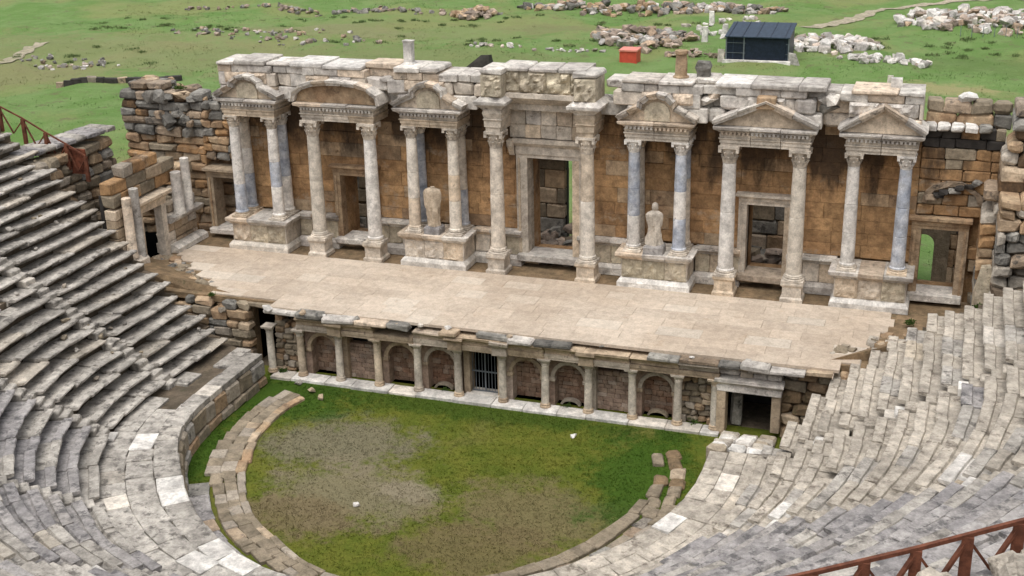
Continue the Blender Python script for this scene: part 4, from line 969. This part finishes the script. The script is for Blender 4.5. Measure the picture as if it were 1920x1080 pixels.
# ================================================================== ORCHESTRA FURNISHINGS
rg = thing('orchestra_kerb', (CX, CY, 0), 'raised brown ring of worn kerb stones inside the orchestra', 'kerb')
def rin(d): return float(np.interp(d, [-118, -115, -78, -57, -26, -6, 0, 36, 53, 70, 86], [8.9, 8.79, 7.52, 7.38, 7.49, 8.18, 8.3, 8.25, 8.2, 8.2, 8.4]))
def rout(d): return float(np.interp(d, [-118, -110, -90, -70, -63, -51, -31, -17, 0, 36, 86], [10.1, 10.06, 9.39, 9.1, 8.6, 8.57, 8.78, 8.85, 9.0, 8.75, 8.8]))
nr = 0
for f0, f1 in ((0, .24), (.24, .62), (.62, 1)):
    deg = -117
    while deg < 86:
        ln = rng.uniform(.55, 1.1) if f0 == 0 else rng.uniform(.4, .9); a_, b_ = rin(deg), rout(deg); dd = math.degrees(ln/((a_+b_)/2)); dm = deg+dd/2; a_, b_ = rin(dm), rout(dm)
        narrow = b_-a_ < .8
        if narrow and f0 > 0: deg += dd; continue
        sl = math.atan((rin(dm+2)-rin(dm-2))/rad(4)/a_); g0, g1 = (0, 1) if narrow else (f0, f1)
        p = circ(a_+(b_-a_)*(g0+g1)/2+rng.uniform(-.03, .03), rad(dm), -.03+rng.uniform(-.03, .02))
        oblock('kerb_stone', p, (ln+.01, (b_-a_)*(g1-g0)+.01, .36), rad(dm)-sl+rng.uniform(-.05, .05), (BROWNPALE if dm < -70 and f0 == 0 else KERB) if rng.random() < .93 else FRONTST, rg, 1.0, .02)
        deg += dd; nr += 1
gut = thing('gutter_slabs', circ(9.2, rad(-40), 0), 'sunken grey slabs between the brown ring and the orchestra wall', 'paving')
deg = -64
while deg < -8:
    ln = rng.uniform(.8, 1.3); dd = math.degrees(ln/9.2); dm = deg+dd/2; a_, b_ = rout(dm)+.16, rim(rad(dm))-.2
    if b_-a_ > .2: oblock('paving_slab', circ((a_+b_)/2, rad(dm), .0), (ln-.02, b_-a_, .2), rad(dm), SEATB if rng.random() < .5 else GREYRUIN, gut, 1, .015)
    deg += dd
ob = thing('fallen_kerb_blocks', (9.4, -5, 0), 'row of broken brown blocks at the right side of the orchestra', 'rubble')
for rr in (8.9, 9.55):
    deg = 82
    while deg < 112:
        ln = rng.uniform(.55, 1.0); dd = math.degrees(ln/rr)
        if rng.random() < .97: oblock('stone', circ(rr+rng.uniform(-.08, .08), rad(deg+dd/2), -.03+rng.uniform(-.03, .04)), (ln+.02, rng.uniform(.45, .62), .34), rad(deg+dd/2)+rng.uniform(-.12, .12), EARTH if rng.random() < .35 else (KERB if rng.random() < .75 else FRONTST), ob, 1.6, .05)
        deg += dd
for rr in (9.2, 9.75, 10.3):                                  # rough steps between kerb and walkway
    deg = 34
    while deg < 84:
        ln = rng.uniform(.6, 1.2); dd = math.degrees(ln/rr); oblock('stone', circ(rr, rad(deg+dd/2), -.02+.3*(rr-9.0)), (ln, .56, .34), rad(deg+dd/2), GREYRUIN if rng.random() < .3 else KERB, ob, 1.6, .03); deg += dd
for i, (x, y, s_, mt, lab) in enumerate(((4.9, -2.2, .30, WHITE, 'small white stone on the green grass near the stage front'), (-1.35, -9.9, .22, WHITE, 'tiny white stone on the bare earth of the orchestra'),
        (-7.6, -1.4, .34, FRONTST, 'pale flat stone in the grass by the left corner of the stage front'), (-6.9, -1.9, .30, FRONTST, 'pale flat stone in the grass right of its neighbour by the left corner'), (-8.6, -.75, .4, SEAT, 'greenish stone in the grass at the foot of the leftmost column'))):
    tag(rock('loose_stone', x, y, 0, s_, mt, sink=.02), lab, 'stone')
# debris on the wing ends next to the stage
for sgn, lab, mats in ((-1, 'line of rubble where the left seating meets the stage', [KERB, GREYRUIN, BROWNPALE]), (1, 'line of rubble where the right seating meets the stage', [KERB, BROWNPALE, SEATW])):
    db = thing('rubble_edge', (sgn*15, 1.5, 3.3), lab, 'rubble')
    for i in range(70 if sgn < 0 else 26):
        t = rng.random()
        if sgn < 0: x = -12.4-6.6*t; y = .4+4.2*t**1.1+rng.uniform(-.5, .4); z = max(3.28, 1.2)
        else: x = 14.6+2.9*t; y = 1.6+2.6*t+rng.uniform(-.3, .6); z = 3.25
        if sgn < 0: z = float(np.interp(x, [-19, -15, -12], [3.3, 3.25, 2.6]))
        rock('stone', x, y, z, rng.uniform(.25, .65) if sgn < 0 else rng.uniform(.2, .5), rng.choice(mats), db, .7)
    m = MB()
    if sgn < 0: pts = [(-19.0, 5.2), (-13.6, 1.4), (-11.65, 1.4), (-11.65, .97), (-15, .97), (-19.0, 1.3)]
    else: pts = [(13.05, .85), (15.5, .85), (17.0, 6.6), (20.5, 6.6), (20.5, 2.6), (14.4, .84)]
    zz = [3.34, 3.34, 3.3, 3.25, 3.35, 4.2] if sgn < 0 else [3.2, 3.34, 3.34, 3.7, 5.0, 3.3]
    m.add([(p[0], p[1], z) for p, z in zip(pts, zz)]+[(p[0], p[1], 0) for p in pts], [(0, 1, 2, 3, 4, 5)]+[(i, (i+1) % 6, 6+(i+1) % 6, 6+i) for i in range(6)])
    part('earth_fill', m, EARTH, db)
db = thing('rubble_steps', (11.6, -1.2, 0), 'pale broken steps in front of the right passage door', 'rubble')
for i in range(7):
    for j in range(3):
        block('stone', 10.75+j*.75+rng.uniform(-.05, .05), 11.45+j*.75, -.75-.55*i, -.22-.55*i, 0, .25+.19*i+rng.uniform(-.06, .06), WHITE if rng.random() < .4 else SEATW, db, 2, .02)

# ================================================================== RAILINGS
def railing(name, pts, h, label, brace=True, w=.14):
    root = thing(name, pts[0], label, 'railing')
    for i, p in enumerate(pts): part('post', MB().box(p[0]-w*.8, p[0]+w*.8, p[1]-w*.5, p[1]+w*.5, p[2]-.15, p[2]+h), RUST, root)
    for p, q_ in zip(pts, pts[1:]):
        P, Q = Vector(p), Vector(q_); up = Vector((0, 0, 1))
        part('top_rail', MB().bar(P+up*(h+.03), Q+up*(h+.03), w*.6, w*.6), RUST, root)
        if brace:
            mid = (P+Q)/2
            part('brace', MB().bar(P+up*(h-.05), mid+up*.08, w*.8, w*.4), RUST, root); part('brace', MB().bar(Q+up*(h-.05), mid+up*.08, w*.8, w*.4), RUST, root)
    return root
def seat_z(x, y): r = math.hypot(x-CX, y-CY); k = min(NROW-1, max(0, int((r-RS)/TREAD))); return row_z(k)
RP = []
for i in range(9):
    x = 14.9+.92*i; f_ = lambda v: float(np.interp(x, [14.9, 16.53, 18.59, 20.48, 22.3], v))
    RP.append((x, f_([-27.1, -26.25, -25.15, -24.3, -23.4]), f_([10.45, 10.68, 11.0, 11.46, 11.85])-1.0))
railing('steel_railing', RP, .95, 'rusty steel railing with slanting braces across the bottom right corner')
LP = [(-28.2, 3.6, 10.4), (-27.1, 4.0, 9.75), (-26.0, 4.3, 9.1), (-24.9, 4.5, 8.4), (-23.9, 4.7, 7.8), (-22.9, 4.8, 7.2)]
railing('steel_railing', LP, 1.15, 'rusty steel railing at the top of the far left seating', w=.12)
m = MB(); m.loft([(-24.6, -22.9, 4.9, 4.97, 7.4), (-24.3, -23.0, 4.9, 4.97, 8.7)]); single('rusty_sheet', m.jitter(.04), RUSTB, 'rust brown metal sheet leaning by the left railing', 'metal sheet')
# boulders beside the near railing
rp = thing('fallen_blocks', (20.0, -26.4, 10), 'pale broken blocks lying below the bottom right railing', 'rubble')
for i in range(34):
    x = rng.uniform(16.4, 22.0); y = -26.6+(x-16.5)*.5+rng.uniform(-1.5, -.15); sx, sy = rng.uniform(.5, 1.2), rng.uniform(.4, .8)
    oblock('stone', (x, y, seat_z(x, y)+rng.uniform(.0, .18)), (sx, sy, rng.uniform(.25, .5)), rng.uniform(0, 3), SEAT if rng.random() < .5 else SEATW, rp, 1.6, .16)

# ================================================================== THE PLAIN BEHIND
def shed():
    x0, x1, y0, y1 = -1.5, 4.0, 69.0, 73.2; zb = gz(1, 70)-.2
    root = thing('shed', (1.2, 71, zb), 'dark blue tarpaulin shed on the grass behind the building', 'shed')
    part('wall_panel', MB().box(x0, x1, y0, y0+.08, zb, zb+2.38), TARP, root)
    part('wall_panel', MB().extrude([(y0+.09, zb), (y1, zb), (y1, zb+2.8), (y0+.09, zb+2.38)], 'x', x0, x0+.08), TARP, root)
    part('wall_panel', MB().extrude([(y0+.09, zb), (y1, zb), (y1, zb+2.8), (y0+.09, zb+2.38)], 'x', x1-.08, x1), TARP, root)
    part('wall_panel', MB().box(x0+.09, x1-.09, y1-.08, y1, zb, zb+2.8), TARP, root)
    part('roof', MB().extrude([(y0-.35, zb+2.35), (y1+.2, zb+2.95), (y1+.2, zb+3.05), (y0-.35, zb+2.45)], 'x', x0-.15, x1+.15).jitter(.03), TARPROOF, root)
    for x in (x0-.05, x0+1.55, x1+.05): part('post', MB().box(x-.06, x+.06, y0-.08, y0-.01, zb, zb+2.36), IRON, root)
    for i in range(7): part('batten', MB().box(x0+.55+.8*i, x0+.59+.8*i, y0-.035, y0-.005, zb+.05, zb+2.3), TARPROOF if i % 3 == 0 else TARP, root)
    for zz_ in (.9, 1.8): part('rope', MB().box(x0, x1, y0-.05, y0-.03, zb+zz_, zb+zz_+.04), IRON, root)
    for i in range(5): part('roof_rib', MB().bar((x0+.2+1.25*i, y0-.36, zb+2.46), (x0+.2+1.25*i, y1+.2, zb+3.07), .05), TARP, root)
    part('sheet', MB().box(x0+1.7, x1-.2, y0-.06, y0-.02, zb+.1, zb+2.2), TARP, root)
    part('base_board', MB().box(x0-.3, x1+.3, y0-.5, y0-.12, zb, zb+.32).jitter(.04), WHITE, root)
    part('white_panel', MB().box(x0-.8, x0-.2, y0-.1, y0+.0, zb, zb+1.2), WHITE, root)
    part('grey_panel', MB().extrude([(x1+.1, zb), (x1+1.1, zb), (x1+.7, zb+1.0), (x1+.1, zb+1.1)], 'y', y0-.2, y0+.1), FIELD, root)
shed()
zb = gz(-10.3, 68)-.1; rc = thing('red_crate', (-10.3, 68, zb), 'small red metal crate on the grass left of the shed', 'crate')
part('body', MB().box(-11.1, -9.5, 67.3, 68.9, zb, zb+1.15), REDP, rc); part('lid', MB().box(-11.17, -9.43, 67.2, 69.0, zb+1.155, zb+1.3), PALER, rc)
for x in (-11.05, -9.55): part('corner_post', MB().box(x-.05, x+.05, 67.24, 67.29, zb, zb+1.1), REDP, rc)
m = MB(); zb = gz(-23.2, 62.6)-.2; m.add([(-24.8, 62, zb), (-22.0, 62, zb), (-22.0, 63.5, zb), (-24.8, 63.5, zb), (-22.9, 62.3, zb+1.5), (-22.1, 62.2, zb+1.55), (-22.2, 63.2, zb+1.4)], [(0, 1, 5, 4), (1, 2, 6, 5), (2, 3, 4, 6), (3, 0, 4), (4, 5, 6), (3, 2, 1, 0)])
single('dark_rock', m, DARKIN, 'dark pointed rock just behind the wall top', 'rock')
def pile(label, cx, cy, rx, ry, n, mats, smin, smax, hmax, group=None, seed=0, flat=.75):
    r_ = random.Random(seed); root = thing('stone_pile', (cx, cy, gz(cx, cy)), label, 'stone pile', 'piles of stones on the plain')
    for i in range(n):
        t = r_.uniform(0, 6.283); q_ = math.sqrt(r_.random()); x = cx+rx*q_*math.cos(t); y = cy+ry*q_*math.sin(t)
        s_ = r_.uniform(smin, smax); z = gz(x, y)+hmax*(1-q_)*r_.uniform(.3, 1)
        rock('stone', x, y, z, s_, r_.choice(mats), root, flat, r_, .15)
pile('big field of pale stone blocks at the top right', 23, 96.5, 11.5, 8.5, 290, [FIELD, FIELD, WHITE, FIELDBR], .5, 1.35, .5, seed=1)
pile('heap of pale blocks beside the dark shed', 7.2, 78.5, 4.2, 4.6, 110, [FIELD, WHITE, FIELD], .5, 1.2, .5, seed=2)
pile('row of pale blocks in the grass right of the shed', 12.3, 71.5, 4.2, 1.1, 42, [FIELD, WHITE], .4, .95, .2, seed=3)
pile('heap of grey and brown rubble behind the red crate', -11.5, 79, 5.2, 5.8, 170, [FIELDBR, FIELD, FIELDBR, GREYRUIN], .5, 1.2, .8, seed=4)
pile('low mound of brown rubble at the top left of the middle', -34.2, 91.5, 2.8, 1.8, 70, [FIELDBR, BROWNPALE, FIELDBR], .5, 1.0, 1.3, seed=5)
pile('long band of brown rubble along the top edge', -16.0, 100, 16, 3.2, 230, [FIELDBR, FIELD, BROWNPALE, GREYRUIN], .5, 1.2, .5, seed=6)
pile('scattered grey stones in the grass at the top left', -50, 73, 13, 4.5, 80, [FIELDBR, GREYRUIN, FIELD], .25, .7, .05, seed=7)
pile('faint line of grey stones across the upper left grass', -52, 92, 22, 1.6, 120, [GREYRUIN, FIELDBR], .3, .8, .2, seed=8)
pile('low grey stones in the left grass near the light path', -63, 56, 6, 2.5, 50, [GREYRUIN, FIELD], .25, .6, .05, seed=9)
pile('sparse white stones left of the dark shed', -4.5, 88, 5, 6, 24, [WHITE, FIELD], .4, .95, .0, seed=10)
pile('line of small pale stones behind the wall top', -20, 71.5, 8, .9, 34, [FIELD, WHITE], .25, .6, .0, seed=11)
pile('brown rubble band in front of the shed', -4.8, 71, 3.2, 1.0, 44, [FIELDBR, FIELDBR, KERB], .3, .7, .2, seed=12)
# standing stones
for i, (x, y, h_, lab) in enumerate(((-5.6, 80, 1.5, 'upright white stone post left of the shed'), (-4.2, 83.5, 1.2, 'short pale standing stone behind the shed at left'), (-6.8, 90, 1.3, 'pale standing stone in the upper middle grass'), (13.3, 63.5, .8, 'small pale stone in the grass above the right gable'))):
    single('standing_stone', MB().loft([(x-.3, x+.3, y-.25, y+.25, gz(x, y)-.2), (x-.24, x+.24, y-.2, y+.2, gz(x, y)+h_)]).jitter(.05), WHITE, lab, 'stone')
# low left wall, near-black to paint a shadow line, and light paths
lwall = thing('low_wall', (-53, 48, gz(-53, 48)), 'low stone wall in the left grass, coloured near-black as a shadow line', 'wall')
for i in range(16):
    t = i/15; x = -57+9.0*t; y = 46.3+4.6*t; oblock('wall_stone', (x, y, gz(x, y)+.16), (.85, .5, .6), .47+rng.uniform(-.2, .2), DARKIN if i % 4 else GREYRUIN, lwall, 1, .08)
def path(name, pts, wdt):
    vs, fs = [], []
    P = []
    for (p, q_) in zip(pts, pts[1:]):
        n = max(2, int(math.hypot(q_[0]-p[0], q_[1]-p[1])/.8))
        P += [(p[0]+(q_[0]-p[0])*i/n, p[1]+(q_[1]-p[1])*i/n) for i in range(n)]
    P.append(pts[-1])
    for i, p in enumerate(P):
        a_, b_ = P[max(0, i-1)], P[min(len(P)-1, i+1)]; d = math.hypot(b_[0]-a_[0], b_[1]-a_[1]); nx_, ny_ = -(b_[1]-a_[1])/d, (b_[0]-a_[0])/d
        for s_ in (-1, -.33, .33, 1):
            w_ = wdt*(1+.3*math.sin(i*1.7+s_)) ; x, y = p[0]+nx_*s_*w_/2, p[1]+ny_*s_*w_/2; vs.append((x, y, gz(x, y)+.07))
    for i in range(len(P)-1):
        for j in range(3): b = 4*i+j; fs.append((b, b+1, b+5, b+4))
    m = MB(); m.add(vs, fs); struct(name, m, PATHM)
path('dirt_path', [(-75.5, 48.5), (-69, 54), (-72.7, 64)], 1.3)
path('dirt_path', [(3.2, 89.5), (6.8, 97.5), (9.5, 106), (24, 118), (60, 124)], 1.4)
# thin fence posts by the stone field
fc = thing('post_fence', (22, 86, GZ), 'thin dark fence posts below the field of stone blocks', 'fence')
for i in range(9):
    x = 18.5+1.05*i; y = 86.5+.1*i; part('post', MB().bar((x, y, gz(x, y)-.1), (x, y, gz(x, y)+1.1), .06), IRON, fc)

# ================================================================== VEGETATION
def tufts(name, P, hmin, hmax, wid, blades, mat, seed):
    r_ = np.random.default_rng(seed); n = len(P); P = np.repeat(np.asarray(P, float), blades, 0); N = len(P)
    P[:, :2] += r_.normal(0, wid, (N, 2)); h_ = r_.uniform(hmin, hmax, N); t = r_.uniform(0, 6.283, N); lean = r_.normal(0, .45, (N, 2))*h_[:, None]
    wv = (0.10+.12*r_.random(N))*h_+.012; d = np.stack([np.cos(t), np.sin(t), np.zeros(N)], 1)*wv[:, None]
    tip = P+np.stack([lean[:, 0], lean[:, 1], h_], 1); V = np.stack([P-d, P+d, tip], 1).reshape(-1, 3); F = np.arange(3*N).reshape(-1, 3)
    o = put(name, np_mesh(name, V, F), mat); o['kind'] = 'stuff'; return o
rs = np.random.default_rng(5)
pts = []
while len(pts) < 14000:
    x, y = rs.uniform(-10.3, 10.8), rs.uniform(-16.6, -.6); r = math.hypot(x-CX, y-CY)
    if r > rim(math.atan2(x-CX, CY-y))-.3 and y < -1: continue
    dg = math.degrees(math.atan2(x-CX, CY-y))
    if -118 < dg < 86 and rin(dg)-.1 < r < rout(dg)+.1: continue
    if -64 < dg < -8 and r > rout(dg): continue
    dens = .9-.75*math.exp(-(((x+2.6)/4.2)**2+((y+8.2)/3.6)**2))-.5*math.exp(-(((x-4.8)/3.2)**2+((y+9.8)/2.6)**2))
    if float(vnoise(np.array([x*.7]), np.array([y*.7]), 9)[0])*.5+.3+dens*.5 < rs.random()*1.0: continue
    pts.append((x, y, 0))
o = tufts('grass', pts, .02, .065, .06, 4, ORCHG, 1); o['label'] = 'short grass growing on the orchestra floor'; o['category'] = 'grass'
xx, yy = rs.uniform(-80, 32, 26000), rs.uniform(14, 108, 26000); kk = vnoise(xx/9, yy/4, 12)**2.2 > rs.random(26000)*.9
xx, yy = xx[kk], yy[kk]; zz = ground_z(xx, yy)-.03
o = tufts('meadow_grass', np.stack([xx, yy, zz], 1), .06, .2, .25, 5, FIELDG, 2); o['label'] = 'rough meadow grass tufts on the plain behind'; o['category'] = 'grass'
cl = []
for i in range(110):                                          # low scrub in loose drifts
    cx_, cy_ = rs.choice([(-60, 60), (-45, 84), (-30, 74), (-62, 78), (16, 80), (-22, 90), (22, 84)]); x, y = cx_+rs.normal(0, 8), cy_+rs.normal(0, 2.6); s_ = rs.uniform(.2, .6)
    for _ in range(16): cl.append((x+rs.normal(0, s_*.5), y+rs.normal(0, s_*.5), gz(x, y)+abs(rs.normal(0, s_*.15))-.05))
o = tufts('scrub', cl, .08, .28, .16, 5, SCRUBM, 3); o['label'] = 'low dark scrub in drifts on the plain'; o['category'] = 'scrub'
def weed(x, y, z, s_, lab, group='weeds on the ruins'):
    r_ = random.Random(int(x*97+y*31)); n = 60; P = np.array([(x+r_.gauss(0, s_*.2), y+r_.gauss(0, s_*.2), z+abs(r_.gauss(0, s_*.14))) for _ in range(n)])
    V, F = [], []
    for p in P:
        for _ in range(5):
            d = Vector((r_.uniform(-1, 1), r_.uniform(-1, 1), r_.uniform(-.2, 1))).normalized()*s_*r_.uniform(.12, .25); e_ = d.cross(Vector((r_.random(), r_.random(), r_.random()))).normalized()*s_*.05
            b = len(V); m_ = Vector(p)+d*.5; V += [tuple(p), tuple(m_+e_), tuple(Vector(p)+d), tuple(m_-e_)]; F.append((b, b+1, b+2, b+3))
    o = put('weed', np_mesh('weed', V, F), WEEDM); tag(o, lab, 'weed', group)
weed(20.3, 4.6, 4.6, .9, 'dark green weed among the blocks at the right edge')
weed(-20.0, 9.4, 11.0, .6, 'brownish weed on top of the ruined left tower')
weed(-9.9, .1, .05, .5, 'green weed at the foot of the leftmost stage front column')
weed(9.4, .3, .05, .5, 'green weed in the rubble bay at the right of the stage front')
weed(-1.9, .4, .05, .4, 'green weed in the niche just left of the iron gate')
weed(3.9, .3, .05, .4, 'green weed in the second niche right of the iron gate')
weed(17.6, 5.2, 3.6, .5, 'green weed by the rubble at the right end of the stage')
weed(-13.6, .55, 3.35, .4, 'dry weed on the left passage wall')
